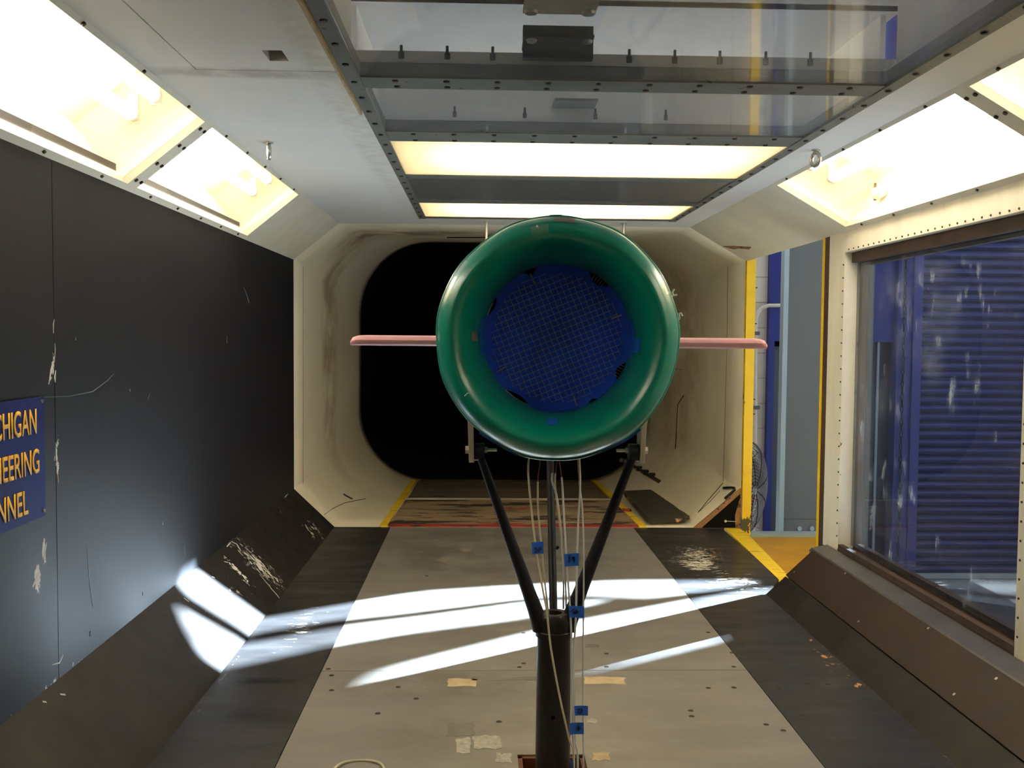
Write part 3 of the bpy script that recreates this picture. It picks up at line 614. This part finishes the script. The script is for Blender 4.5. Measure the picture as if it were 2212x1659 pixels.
# unseen hall wall: made-up openings, shaped backwards from the sun streaks
S1a = [(-1.066, 3.009, .182), (-.872, 3.104, 0), (-.6, 3.29, 0), (-.407, 3.41, 0), (0, 3.51, 0), (.3, 3.56, 0), (.62, 3.575, 0), (.8, 3.56, 0), (.8, 3.50, 0), (.45, 3.36, 0), (.2, 3.40, 0), (-.035, 3.34, 0), (-.388, 3.18, 0), (-.616, 3.09, 0), (-.896, 2.915, .02), (-1.031, 2.825, .148), (-1.075, 2.85, .186)]
S1b = [(-.035, 3.275, 0), (.05, 3.28, 0), (.25, 3.29, 0), (-.044, 3.10, 0), (-.378, 2.96, 0), (-.62, 2.82, 0), (-.873, 2.62, 0), (-.92, 2.595, .043), (-.977, 2.65, .097), (-1.02, 2.72, .14), (-.896, 2.825, .02), (-.616, 3.0, 0), (-.388, 3.10, 0)]
S2 = [(.80, 3.46, 0), (.524, 3.30, 0), (.117, 3.05, 0), (-.164, 2.83, 0), (-.40, 2.64, 0), (-.43, 2.53, 0), (-.3, 2.49, 0), (0, 2.67, 0), (.5, 3.0, 0), (.9, 3.28, 0), (1.0, 3.45, 0)]
S3 = [(.14, 2.63, 0), (.5, 2.88, 0), (.57, 2.92, 0), (.54, 2.86, 0), (.45, 2.80, 0), (.14, 2.605, 0)]
bm = bmesh.new()
def loop(pts):
    vs = [bm.verts.new((x, YW, z)) for x, z in pts]; return [bm.edges.new((vs[i], vs[(i+1) % len(vs)])) for i in range(len(vs))]
ed = loop([(3.62, ZF), (13, ZF), (13, 6.5), (3.62, 6.5)])
S4 = [(1.45, 3.1, ZF), (3.4, 3.1, ZF), (3.4, 1.2, ZF), (1.45, 1.2, ZF)]      # invented opening: sun on the hall floor bounces up to the ceiling
for S in (S1a, S1b, S2, S3, S4): ed += loop([back(p) for p in S])
bmesh.ops.triangle_fill(bm, use_beauty=True, edges=ed, normal=(0, -1, 0))
me = bpy.data.meshes.new('wall_hall'); bm.to_mesh(me); bm.free(); me.materials.append(m_hallw)
wh = bpy.data.objects.new('wall_hall', me); C.objects.link(wh); struct(wh, 'hall front wall beyond the roller door with daylight openings', 'wall')
sl = wh.modifiers.new('thick', 'SOLIDIFY'); sl.thickness = .015; sl.offset = 0
# white block wall
XB1 = 1.742
bw = MB().box(.9, XB1, YW+.03, YW+.2, ZF, 4.6).build('wall_block', m_mort); struct(bw, 'white painted concrete block wall behind the fan', 'wall')
b0 = None; ch = .1705
for r_ in range(31):
    z0 = ZF+r_*ch
    for x0, x1 in (((.92, 1.334), (1.34, XB1)) if r_ % 2 == 0 else ((.92, 1.13), (1.136, 1.54), (1.546, XB1))):
        MB().box(x0, x1, YW+.022, YW+.04, z0+.0018, z0+ch-.0018).build('block', m_block, bw)
# blue doorway
d2 = MB().box(XB1+.002, XB1+.04, YW-.03, YW+.15, ZF, 4.6).build('door_1', m_blue); struct(d2, 'blue framed doorway with a blue header panel behind the steel column', 'door')
MB().box(XB1+.04, 2.60, YW-.01, YW+.1, .895, 4.6).build('header_panel', m_blue, d2)
MB().box(2.60, 2.70, YW-.06, YW+.15, ZF, 4.6).build('door_jamb', m_blue, d2)
MB().box(XB1+.04, 2.02, YW+.06, YW+.1, ZF, .895).build('door_leaf', m_dgrey, d2)
MB().box(2.02, 2.52, YW+.04, YW+.09, ZF, .895).build('door_leaf', m_navy, d2)
MB().box(2.505, 2.52, YW+.025, YW+.04, ZF, .895).build('leaf_edge', m_steelp, d2); MB().box(2.52, 2.60, YW+.05, YW+.1, ZF, .895).build('door_leaf', m_navy, d2)
MB().box(XB1+.04, 2.0, YW+.02, YW+.06, .86, .895).build('door_head', m_hole, d2)
# roller door with slats
rd = MB().box(2.70, 2.76, YW-.08, YW+.05, ZF, 4.6).build('door_2', m_blue); struct(rd, 'blue steel roller door of horizontal slats seen through the window', 'door')
MB().box(3.56, 3.62, YW-.08, YW+.05, ZF, 4.6).build('door_jamb', m_blue, rd); MB().box(2.74, 3.58, YW+.04, YW+.05, ZF, 4.6).build('door_backing', m_navy, rd)
ph = .058; prof = [(0, 0), (-.006, .004), (-.016, .014), (-.019, .026), (-.016, .038), (-.006, .047), (0, .050), (.006, .050), (.006, 0)]
sl0 = None
for k in range(60):
    z0 = -.68+k*ph
    if sl0 is None: sl0 = o = MB().prism(prof, 'x', 2.765, 3.555).build('slat', m_slat, rd, loc=(0, YW, z0))
    else: o = sl0.copy(); C.objects.link(o); o.location = (0, YW, z0)
MB().box(2.765, 3.555, YW-.02, YW+.01, ZF+.002, -.682).build('bottom_rail', m_steelp, rd)
MB().box(2.765, 3.555, YW-.03, YW+.04, 2.81, 4.6).build('hood', m_blue, rd)
# hoist chain in front of the jamb
ch_ = MB()
for k in range(62):
    c_ = Vector((2.635, YW-.085, 2.0-k*.042)); a_ = Vector((1, 0, 0)) if k % 2 else Vector((0, 1, 0))
    ch_.tube([c_+a_*.009*math.cos(2*PI*j/8)+Vector((0, 0, .026*math.sin(2*PI*j/8))) for j in range(9)], .0035, 4, ref=(a_.y, a_.x, 0), caps=False)
tag(ch_.build('hoist_chain', m_iron2), 'dark hoist chain hanging beside the blue roller door', 'chain')
# steel column
YC = 5.3
co = thing('steel_column', 'grey blue steel column with a bolted foot bracket outside the gap', 'column', (1.7, YC, ZF))
def cadd(mb, n_, mt): return relink(mb.build(n_, mt), co)
cadd(MB().box(1.499, 1.935, YC+.06, YC+.075, ZF, 4.6), 'web', m_steelb)
cadd(MB().box(1.472, 1.4985, YC, YC+.06, ZF, 4.6), 'flange', m_steelp); cadd(MB().box(1.936, 1.962, YC-.03, YC+.16, ZF, 4.6), 'flange', m_steelb)
cadd(MB().box(1.50, 1.72, YC+.045, YC+.059, -.20, -.10), 'foot_bracket', m_steelb)
for xx in (1.60, 1.67): cadd(MB().cyl((xx, YC+.045, -.148), (xx, YC+.032, -.148), .014, 6), 'bolt', m_steelp)
for zz in (.32, .7, 1.0): cadd(MB().cyl((1.90, YC+.06, zz), (1.90, YC+.05, zz), .009, 8), 'bolt', m_steelb)
cadd(MB().box(1.4995, 1.51, YC+.052, YC+.0595, .47, .54), 'slot', m_hole)
# sill beam and yellow step outside the gap
tag(MB().box(1.115, 1.66, 4.80, 4.86, -.13, -.068).build('sill_beam', m_steelp), 'pale blue steel beam along the foot of the gap', 'beam')
st = tag(MB().prism([(.88, 3.42), (1.64, 3.42), (1.64, 4.80), (1.07, 4.80), (1.07, 4.62), (.96, 4.60)], 'z', -.105, -.086).build('yellow_step', m_yelstep), 'yellow painted step plate below the gap in the right wall', 'step')
MB().box(1.62, 1.64, 3.42, 4.80, ZF, -.106).box(1.0, 1.02, 3.42, 4.6, ZF, -.106).build('step_support', m_yelstep, st)
# conduit on the block wall
cp = [at(1633, 960, y=6.46), at(1633, 850, y=6.46), at(1634, 700, y=6.46), at(1636, 684, y=6.46), at(1641, 672, y=6.46), at(1649, 664, y=6.46), at(1660, 660, y=6.46), at(1690, 659.5, y=6.44)]
cp = [Vector((cp[0].x, 6.478, ZF))]+[Vector((p.x, 6.478 if i < 6 else 6.455, p.z)) for i, p in enumerate(cp)]
cn = tag(MB().tube(cp, .013, 10).build('conduit', m_block, smooth=True), 'grey electrical conduit bending across the white block wall', 'conduit')
for v in (720, 880):
    p = at(1633, v, y=6.478); MB().box(p.x-.022, p.x+.022, 6.462, 6.499, p.z-.012, p.z+.012).build('conduit_clip', m_steelb, cn)
# fan
fc = at(1604, 1055, y=5.9); fan = thing('pedestal_fan', 'round wire-guarded fan half hidden behind the yellow post', 'fan', (fc.x, fc.y, ZF), math.radians(44))
FR = .297; fz = fc.z-ZF
def dome(r, sgn): return sgn*(.085*(1-(r/FR)**2))
for sgn in (-1, 1):
    for k in range(15):
        r_ = FR*(k+1)/15
        MB().tube([(r_*math.cos(t), dome(r_, sgn), fz+r_*math.sin(t)) for t in [2*PI*j/36 for j in range(37)]], (.0032 if k < 14 else .006), 5, ref=(0, 1, 0), caps=False).build('guard_ring', m_fanw, fan)
    for k in range(10):
        t = 2*PI*k/10+.2
        MB().tube([(r_*math.cos(t), dome(r_, sgn)-.003, fz+r_*math.sin(t)) for r_ in (.03, .12, .2, .26, FR)], .003, 5).build('guard_spoke', m_rivet, fan)
for k in range(3):
    t0 = 2*PI*k/3+.4; P0 = []; P1 = []
    for r_, w_ in ((.045, .25), (.13, .5), (.22, .45), (.255, .3)):
        for s_ in (-1, 1): P0.append(Vector((r_*math.cos(t0+s_*w_), s_*.03, fz+r_*math.sin(t0+s_*w_))))
    MB().add(P0+[p+Vector((0, .004, 0)) for p in P0], [(0, 1, 3, 2), (2, 3, 5, 4), (4, 5, 7, 6), (8, 10, 11, 9), (10, 12, 13, 11), (12, 14, 15, 13)]).build('blade', m_fanb, fan)
MB().cyl((0, -.04, fz), (0, .05, fz), .05, 20).build('hub', m_fanb, fan); MB().cyl((0, .09, fz-.01), (0, .24, fz-.01), .075, 20).build('motor', m_red, fan)
MB().cyl((0, .15, .04), (0, .15, fz), .022, 14).build('pole', m_iron2, fan); MB().lathe([(.001, .05), (.06, .05), (.2, .02), (.21, 0)], (0, .15, 0), 'z', 28).build('base', m_iron2, fan)
MB().box(.10, .115, -.005, .03, fz-.24, fz-.06).build('badge', m_red, fan)

# ------------------------------------------------------------------ loose things in the tunnel
lb = [(.632, 5.50), (.80, 5.56), (.845, 4.72), (.80, 4.655), (.622, 4.635)]
def jag(pts, n_, a_):
    out = []
    for i, p in enumerate(pts):
        q = pts[(i+1) % len(pts)]
        for k in range(n_): t = k/n_; out.append((p[0]+(q[0]-p[0])*t+random.uniform(-a_, a_), p[1]+(q[1]-p[1])*t+random.uniform(-a_, a_)))
    return out
jb = jag(lb, 9, .003)
lo = thing('loose_board', 'black plywood board with chipped edges lying at the duct mouth', 'board', (.72, 5.1, .016))
relink(MB().prism(jb, 'z', .016, .034).build('ply_core', m_plyk), lo)
cx_, cy_ = .72, 5.05
relink(MB().prism([(cx_+(x-cx_)*.965, cy_+(y-cy_)*.985) for x, y in jb], 'z', .0341, .0352).build('painted_face', m_blackb), lo)
hk = []
for u, v in ((1563, 1054), (1572, 1053), (1580, 1053), (1586, 1054), (1587, 1058), (1584, 1066), (1578, 1073), (1571, 1081)):
    r = raydir(u, v); n_ = Vector((-.19, 0, .215)).normalized(); p = CAM+r*((Vector((.85, 0, 0))+n_*.011-CAM).dot(n_)/r.dot(n_)); hk.append(Vector((min(p.x, 1.05), min(max(p.y, 4.61), 4.8), p.z)))
tag(MB().tube(hk, .0065, 6).build('hex_key', m_iron2), 'dark bent hex key resting on the white corner beside the yellow post', 'tool')
lc = Vector((-.432, 1.985, .003)); tag(MB().tube([(lc.x+.052*math.cos(2*PI*k/40), lc.y+.055*math.sin(2*PI*k/40), .003+.0015*math.sin(3*2*PI*k/40)) for k in range(41)], .0026, 8, ref=(0, 0, 1), caps=False).build('cable_loop', m_tubey), 'ivory tubing loop lying on the grey floor plate at the picture edge', 'cable')

# ---- sign
sg = thing('wall_sign', 'navy sign with yellow capital lettering on the charcoal wall', 'sign', (XL, 1.72, .66))
SY1 = 1.9735
relink(MB().box(XL+.0008, XL+.006, 1.36, SY1, .538, .778).build('sign_board', m_signb), sg)
def text(s_, yr, z0, h, wid, mt, parent):
    cu = bpy.data.curves.new('t', 'FONT'); cu.body = s_; cu.extrude = .0; cu.offset = .012; o = bpy.data.objects.new('t', cu); C.objects.link(o)
    dg = bpy.context.evaluated_depsgraph_get(); me = bpy.data.meshes.new_from_object(o.evaluated_get(dg)); bpy.data.objects.remove(o)
    xs = [v.co.x for v in me.vertices]; ys = [v.co.y for v in me.vertices]; x0, x1, y0, y1 = min(xs), max(xs), min(ys), max(ys)
    for v in me.vertices:
        a_ = (v.co.x-x0)/(x1-x0); b_ = (v.co.y-y0)/(y1-y0); v.co = (XL+.0072, yr-wid*(1-a_), z0+h*b_)
    me.materials.clear(); me.materials.append(mt); ob = bpy.data.objects.new('lettering', me); C.objects.link(ob)
    so_ = ob.modifiers.new('thick', 'SOLIDIFY'); so_.thickness = .001; so_.offset = 0
    relink(ob, parent); return ob
pa, pb = at(78, 882, x=XL+.007), at(78, 937, x=XL+.007); text('MICHIGAN', pa.y, pb.z, pa.z-pb.z, .212, m_signy, sg)
pa, pb = at(84, 968, x=XL+.007), at(84, 1021, x=XL+.007); text('ENGINEERING', pa.y, pb.z, pa.z-pb.z, .285, m_signy, sg)
pa, pb = at(60, 1058, x=XL+.007), at(60, 1111, x=XL+.007); text('TUNNEL', pa.y, pb.z, pa.z-pb.z, .185, m_signy, sg)
for u, v in ((89, 867), (93, 1103)):
    p = at(u, v, x=XL+.006); relink(MB().cyl(p, p+Vector((.003, 0, 0)), .004, 10).build('screw', m_zinc), sg)

# ------------------------------------------------------------------ strut stand
SX, SYY = -.028, 1.995
sp = thing('support_strut', 'dark iron support strut with a three-armed fork rising from the floor pit', 'stand', (SX, SYY, -.3))
def spart(mb, n_, mt, **k): return relink(mb.build(n_, mt, **k), sp)
spart(MB().lathe([(.036, -.3), (.0365, .05), (.0355, .20), (.0345, .288)], (SX, SYY, 0), 'z', 40), 'strut_tube', m_iron, smooth=True)
spart(MB().lathe([(.0345, .284), (.0385, .285), (.0385, .296), (.036, .298)], (SX, SYY, 0), 'z', 40), 'collar_band', m_iron, smooth=True)
spart(MB().lathe([(.036, .297), (.036, .315), (.034, .328), (.030, .333), (.0165, .333), (.015, .325), (.015, .25)], (SX, SYY, 0), 'z', 40), 'fork_socket', m_iron, smooth=True)
spart(MB().cyl((SX-.003, SYY-.0375, .125), (SX-.003, SYY-.03, .125), .0045, 12), 'set_screw_hole', m_hole)
TP = [Vector((-.186, 2.0, .668)), Vector((.134, 2.0, .668))]
for i, tp in enumerate(TP):
    sgn = -1 if i == 0 else 1
    base = Vector((SX+sgn*.026, 2.0, .30)); top = tp+Vector((-sgn*.002, 0, -.01))
    pts = [base.lerp(top, t) for t in (0, .08, .2, .5, .8, 1.0)]
    spart(MB().tube(pts, [.020, .0165, .0145, .012, .0095, .008], 14, ref=(0, 1, 0), flat=1.5), 'fork_arm', m_iron2, smooth=True)
    spart(MB().cyl(tp+Vector((-.011, 0, 0)), tp+Vector((.011, 0, 0)), .018, 18), 'fork_boss', m_iron2, smooth=True)
    spart(MB().cyl(tp+Vector((-sgn*.011, 0, .004)), tp+Vector((-sgn*.036, 0, .004)), .0032, 10), 'trunnion_bolt', m_zinc)
    spart(MB().cyl(tp+Vector((-sgn*.011, 0, .004)), tp+Vector((-sgn*.017, 0, .004)), .0065, 6), 'nut', m_alu)
    spart(MB().cyl(tp+Vector((sgn*.022, 0, .004)), tp+Vector((sgn*.029, 0, .004)), .0085, 6), 'bolt_head', m_alu)
spart(MB().tube([(SX+.001, 2.02, .31), (SX+.004, 2.12, .42), (SX+.01, 2.30, .62), (SX+.014, 2.36, .722)], [.0085, .009, .0085, .008], 12), 'rear_arm', m_iron2, smooth=True)
spart(MB().cyl((SX+.012, 2.12, .44), (SX+.018, 2.12, .445), .004, 8), 'arm_knuckle', m_iron2)

# ------------------------------------------------------------------ green nacelle
NA = thing('engine_nacelle', 'green round engine nacelle model with a blue taped intake and pink stub wings', 'nacelle', (-.039, 1.86, .904), math.radians(-4.4))
PR = [(.1515, .16), (.150, .12), (.1505, .09), (.154, .05), (.161, .012), (.171, -.022), (.184, -.046), (.198, -.056), (.211, -.05), (.2215, -.034), (.2285, -.012), (.2315, .008)]
PR2 = [(.2322, .008), (.2352, .012), (.2365, .03), (.2365, .055), (.2345, .075), (.230, .17), (.221, .28), (.204, .40), (.178, .50), (.172, .50), (.16, .38)]
wob = lambda t, a: 1+.0035*math.sin(7*t+1)+.003*math.sin(13*t+.5)*(1 if a > 0 else .4)
def dens(P, k=5):
    out = []
    for i in range(len(P)-1):
        p0, p1, p2, p3 = P[max(i-1, 0)], P[i], P[i+1], P[min(i+2, len(P)-1)]
        for j in range(k):
            t = j/k; f = lambda q: .5*((2*p1[q])+(-p0[q]+p2[q])*t+(2*p0[q]-5*p1[q]+4*p2[q]-p3[q])*t*t+(-p0[q]+3*p1[q]-3*p2[q]+p3[q])*t**3)
            out.append((f(0), f(1)))
    return out+[P[-1]]
PD, PD2 = dens(PR), dens(PR2, 3)
lip = MB().lathe(PD, n=128, wob=wob).build('intake_lip', m_green, NA, smooth=True)
MB().lathe(PD2, n=128, wob=wob).build('outer_skin', m_green, NA, smooth=True)
def patch_l(name, t0, t1, i0, i1, mt, prof=PD, lift=.0008, n_=16, par=None, jg=0):
    """tape stuck on the turned surface between angles t0..t1 (degrees) and profile samples i0..i1"""
    vs = []; cols = range(i0, i1+1)
    for j in range(n_+1):
        t = math.radians(t0+(t1-t0)*j/n_)
        for k in cols:
            a_, b_ = prof[max(k-1, 0)], prof[min(k+1, len(prof)-1)]; d = Vector((b_[0]-a_[0], b_[1]-a_[1])).normalized(); nr = Vector((d.y, -d.x))
            mid = Vector((prof[k][0]-.2, prof[k][1]-.1))
            if prof is PD and nr.dot(mid) < 0 and True: nr = -nr
            if prof is PD and k < 35: nr = Vector((-abs(nr.x), -abs(nr.y)))
            elif prof is PD: nr = Vector((abs(nr.x), -abs(nr.y)))
            else: nr = Vector((abs(nr.x), nr.y))
            r_, y_ = prof[k][0]*wob(t, prof[k][1])+nr.x*lift, prof[k][1]+nr.y*lift
            vs.append((r_*math.cos(t), y_, r_*math.sin(t)))
    c_ = len(list(cols)); MBx = MB().add(vs, [(j*c_+k, j*c_+k+1, (j+1)*c_+k+1, (j+1)*c_+k) for j in range(n_) for k in range(c_-1)])
    o = MBx.build(name, mt, par or NA, smooth=True, fix=False); return o
patch_l('tape_strip', 165, 193, 6, 15, m_bluet); patch_l('tape_strip', -14, 14, 6, 14, m_bluet); patch_l('tape_strip', -10, 0, 12, 20, m_bluet)
patch_l('tape_strip', 264, 271, 17, 23, m_bluet); patch_l('tape_strip', 252, 288, 4, 10, m_bluet)
patch_l('tape_strip', 176, 183, 17, 22, m_taped); patch_l('tape_strip', 231, 256, 3, 10, m_bluet, PD2, .004, 40); patch_l('tape_strip', 288, 313, 3, 10, m_bluet, PD2, .004, 40); patch_l('tape_strip', 252, 292, 2, 9, m_greenr, PD2, .0028, 30)
patch_l('tape_strip', 82, 92, 42, 50, m_taped, lift=.0005); patch_l('tape_strip', 88, 94, 2, 8, m_taped, PD2, .001)
patch_l('clear_tape', 95, 104, 33, 40, m_clear); patch_l('clear_tape', 22, 32, 44, 52, m_clear); patch_l('clear_tape', 140, 152, 42, 52, m_clear)
# blue disc with gaps, black backing, wire mesh
gaps = [(112, 5, .03), (55, 10, .035), (155, 9, .02), (236, 12, .025), (333, 8, .03), (300, 4, .015)]
dp = []
for k in range(180):
    t = 360*k/180; r_ = .1515+.0012*math.sin(t*.2)
    for g, w_, dpt in gaps:
        d = abs((t-g+180) % 360-180)
        if d < w_: r_ -= dpt*.42*(1-(d/w_)**2)
    dp.append((r_*math.cos(math.radians(t)), r_*math.sin(math.radians(t))))
MB().prism(dp, 'y', .136, .140).build('blue_disc', m_blued, NA)
MB().prism([(.154*math.cos(2*PI*k/64), .154*math.sin(2*PI*k/64)) for k in range(64)], 'y', .146, .150).build('intake_screen', m_hole, NA)
TH = math.radians(22); sp_ = .0119
for ax in (0, 1):
    for k in range(-11, 12):
        o_ = k*sp_; hl = math.sqrt(max(0, .134**2-o_*o_))
        hl *= random.uniform(.93, 1.0)
        if hl < .02: continue
        u_ = Vector((math.cos(TH), 0, math.sin(TH))); v_ = Vector((-math.sin(TH), 0, math.cos(TH)))
        a_, b_ = (u_, v_) if ax == 0 else (v_, u_)
        yy = .1335 if ax == 0 else .1325
        MB().tube([b_*o_-a_*hl+Vector((0, yy, 0)), b_*o_+a_*hl+Vector((0, yy, 0))], .00045, 5).build('mesh_wire', m_zinc, NA)
for g, r0 in ((113, .142), (20, .14), (210, .142), (287, .145)):
    t = math.radians(g); c_ = Vector((math.cos(t), 0, math.sin(t)))
    MB().tube([c_*r0+Vector((0, .131, 0)), c_*(r0-.022)+Vector((0, .131, 0))], .0016, 6).build('wire_clip', m_zinc, NA)
for k in range(5):
    for g in (55, 333):
        t = math.radians(g-5+k*2.4); c_ = Vector((math.cos(t), 0, math.sin(t)))
        MB().tube([c_*.150+Vector((0, .134, 0)), c_*.139+Vector((0, .134, 0))], .0007, 5).build('mesh_wire', m_zinc, NA)
for g0, g1 in ((226, 247), (152, 162)):
    MB().tube([(.150*math.cos(math.radians(g0+(g1-g0)*k/8)), .130, .150*math.sin(math.radians(g0+(g1-g0)*k/8))) for k in range(9)], .0015, 6).build('edge_wire', m_tubey, NA)
# yarn tufts (local points found from their place on the lip)
def tuft(pts, y, r_=.0022):
    MB().tube([loc_of(NA, at(u, v, y=y)) for u, v in pts], r_, 6).build('yarn_tuft', m_yarn, NA)
tuft([(1159, 487), (1163, 494), (1167, 500), (1169, 510)], 1.812); tuft([(1456, 624), (1452, 632), (1454, 638)], 1.87); tuft([(1463, 637), (1455, 638), (1450, 640)], 1.87)
tuft([(1474, 683), (1470, 676), (1466, 678), (1468, 688), (1462, 694)], 1.865); tuft([(1456, 689), (1460, 700), (1459, 712), (1461, 721)], 1.848, .0015)
tuft([(1003, 856), (1009, 850), (1013, 849)], 1.80, .0008)
# pink stub wings
prof_w = [(0, -.0125), (-.012, -.011), (-.019, -.006), (-.021, .0), (-.017, .0055), (-.007, .009), (.02, .0105), (.06, .009), (.11, .002), (.14, -.011), (.14, -.0125)]
for sgn in (-1, 1):
    vs = []; n_ = len(prof_w)
    xs = (.205, .30, .43, .444, .452, .457); scl = (1, 1, 1, .96, .82, .5)
    for x, s_ in zip(xs, scl):
        for a_, b_ in prof_w: vs.append((sgn*x, .28+a_*s_, -.020+(b_+.0125)*s_))
    fs = [(i*n_+j, i*n_+(j+1) % n_, (i+1)*n_+(j+1) % n_, (i+1)*n_+j) for i in range(len(xs)-1) for j in range(n_)]+[tuple(range(n_))[::-1], tuple(range((len(xs)-1)*n_, len(xs)*n_))]
    o = MB().add(vs, fs).build('stub_wing', m_pink, NA, smooth=True)
# trunnion plates
for x0, x1, tilt in ((-.2115, -.2005, .004), (.1475, .1585, -.004)):
    b_ = [(x0+tilt, 1.98, .648), (x1+tilt, 1.98, .648), (x1+tilt, 2.02, .648), (x0+tilt, 2.02, .648)]; t_ = [(x0, 1.98, .775), (x1, 1.98, .775), (x1, 2.02, .775), (x0, 2.02, .775)]
    o = MB().hexa(b_, t_).build('mounting_plate', m_alu, bevel=.001); relink(o, NA)

# ------------------------------------------------------------------ pressure tubes and tape flags
def spl(P, k=6):
    out = []
    for i in range(len(P)-1):
        p0, p1, p2, p3 = P[max(i-1, 0)], P[i], P[i+1], P[min(i+2, len(P)-1)]
        for j in range(k):
            t = j/k; out.append(.5*((2*p1)+(p2-p0)*t+(2*p0-5*p1+4*p2-p3)*t*t+(-p0+3*p1-3*p2+p3)*t**3))
    return out+[P[-1]]
tubes = []
def ptube(label, px, ya, yb, mt, r_=.0022, copper=None, zend=None):
    n_ = len(px); P = [at(u, v, y=ya+(yb-ya)*i/(n_-1)) for i, (u, v) in enumerate(px)]
    if zend is not None: P.append(Vector((P[-1].x, P[-1].y, zend)))
    S = spl(P); T = thing('pressure_tube', label, 'tube', P[-1], group='pressure tubes below the nacelle')
    if copper:
        c_ = copper*6; relink(MB().tube(S[:c_+1], .0012, 6).build('copper_end', m_copper), T); S = S[c_:]
    relink(MB().tube(S, r_, 8).build('hose', mt, smooth=True), T); return T
t1 = ptube('outermost left white pressure tube, later crossing in front of the strut', [(1143, 985), (1141, 1020), (1148, 1100), (1157, 1180), (1170, 1260), (1181, 1320), (1190, 1400), (1208, 1500), (1228, 1590), (1240, 1650)], 1.97, 1.925, m_tubey, .0021, zend=-.2)
t2 = ptube('copper tipped tube second from the left, ending inside the fork', [(1168, 985), (1165, 1010), (1162, 1040), (1163, 1110), (1171, 1190), (1176, 1250), (1184, 1322)], 1.98, 1.99, m_tubey, .0019, copper=2, zend=.30)
t3 = ptube('bluish tube in front of the rear arm, bending right', [(1194, 985), (1193, 1022), (1193, 1040), (1203, 1075), (1212, 1150), (1217, 1230), (1217, 1315)], 1.98, 2.035, m_tubew, .0021, copper=1)
t4 = ptube('thin tube right beside the rear arm', [(1205, 985), (1200, 1022), (1199, 1045), (1204, 1090), (1214, 1170), (1221, 1250), (1223, 1315)], 1.98, 2.03, m_tubey, .0018, copper=1)
t5 = ptube('copper tipped tube just right of the rear arm, running down past the strut', [(1206, 985), (1213, 1031), (1217, 1090), (1222, 1180), (1228, 1270), (1233, 1340), (1236, 1450), (1236, 1560), (1240, 1650)], 1.98, 1.93, m_tubew, .0021, copper=1, zend=-.2)
t6 = ptube('second white tube from the right, swinging in along the strut', [(1251, 985), (1253, 1050), (1249, 1130), (1246, 1220), (1244, 1330), (1239, 1420), (1240, 1520), (1242, 1600), (1248, 1650)], 1.968, 1.94, m_tubew, .0022, zend=-.2)
t7 = ptube('outermost right white tube hanging straight down', [(1247, 985), (1251, 1040), (1258, 1100), (1261, 1200), (1260, 1350), (1259, 1500), (1260, 1600), (1260, 1650)], 1.998, 1.955, m_tubew, .0017, copper=1, zend=-.2)
def flag(T, u0, v0, u1, v1, y, skew, strokes, word=None):
    A, B, Cc, D = at(u0, v0, y=y), at(u1, v0+skew, y=y+.004), at(u1, v1+skew, y=y+.004), at(u0+2, v1, y=y)
    n_ = Vector((0, -.0006, 0)); N = 6; top = [A.lerp(B, i/N)+Vector((0, .002*math.sin(PI*i/N), 0)) for i in range(N+1)]; bot = [D.lerp(Cc, i/N)+Vector((0, .002*math.sin(PI*i/N), 0)) for i in range(N+1)]
    vs = top+bot+[p+n_ for p in top]+[p+n_ for p in bot]; q = N+1; fs = []
    for i in range(N): fs += [(i, i+1, q+i+1, q+i), (2*q+i, 3*q+i, 3*q+i+1, 2*q+i+1), (i, 2*q+i, 2*q+i+1, i+1), (q+i, q+i+1, 3*q+i+1, 3*q+i)]
    fs += [(0, q, 3*q, 2*q), (N, 2*q+N, 3*q+N, q+N)]
    f = relink(MB().add(vs, fs).build('tape_flag', m_bluet), T)
    g = lambda a_, b_: A.lerp(B, a_).lerp(D.lerp(Cc, a_), b_)+Vector((0, .002*math.sin(PI*a_)+.004*a_*0-.0014, 0))
    mb = MB()
    for s_ in strokes: mb.tube([g(*p) for p in s_], .0010, 5)
    if strokes:
        o = mb.build('handwriting', m_ink); mw = Matrix.LocRotScale(Vector(T.location), T.rotation_euler, None); o.data.transform(mw.inverted()); o.parent = f
S3 = [(.2, .5), (.38, .45), (.42, .55), (.28, .62), (.44, .68), (.40, .82), (.2, .82)]; SF = [(.60, .85), (.62, .5), (.85, .46)]; SF2 = [(.61, .66), (.82, .62)]
flag(t1, 1148, 1172, 1174, 1198, 1.944, -2, [S3, SF, SF2])
flag(t5, 1218, 1197, 1250, 1224, 1.947, -2, [[(.5, .12), (.34, .14), (.36, .5), (.5, .45)], [(.35, .32), (.46, .3)], [(.36, .5), (.34, .72)], [(.72, .3), (.60, .25), (.60, .45), (.74, .42), (.72, .3), (.72, .68)]])
flag(t5, 1228, 1309, 1262, 1334, 1.936, 1, [[(.1, .5), (.35, .25)], [(.25, .55), (.5, .3), (.62, .5), (.4, .7), (.25, .55)], [(.3, .5), (.55, .55)], [(.35, .6), (.58, .42)]])
flag(t6, 1240, 1525, 1270, 1546, 1.932, 0, [[(.2, .35), (.45, .3), (.2, .7), (.5, .65)], [(.55, .3), (.6, .65)]])
flag(t1, 1230, 1562, 1261, 1587, 1.922, -1, [[(.5, .3), (.52, .7)], [(.62, .25), (.64, .7)], [(.64, .45), (.78, .42)], [(.5, .5), (.7, .48)]])
flag(t5, 1231, 1642, 1240, 1662, 1.925, 0, [])
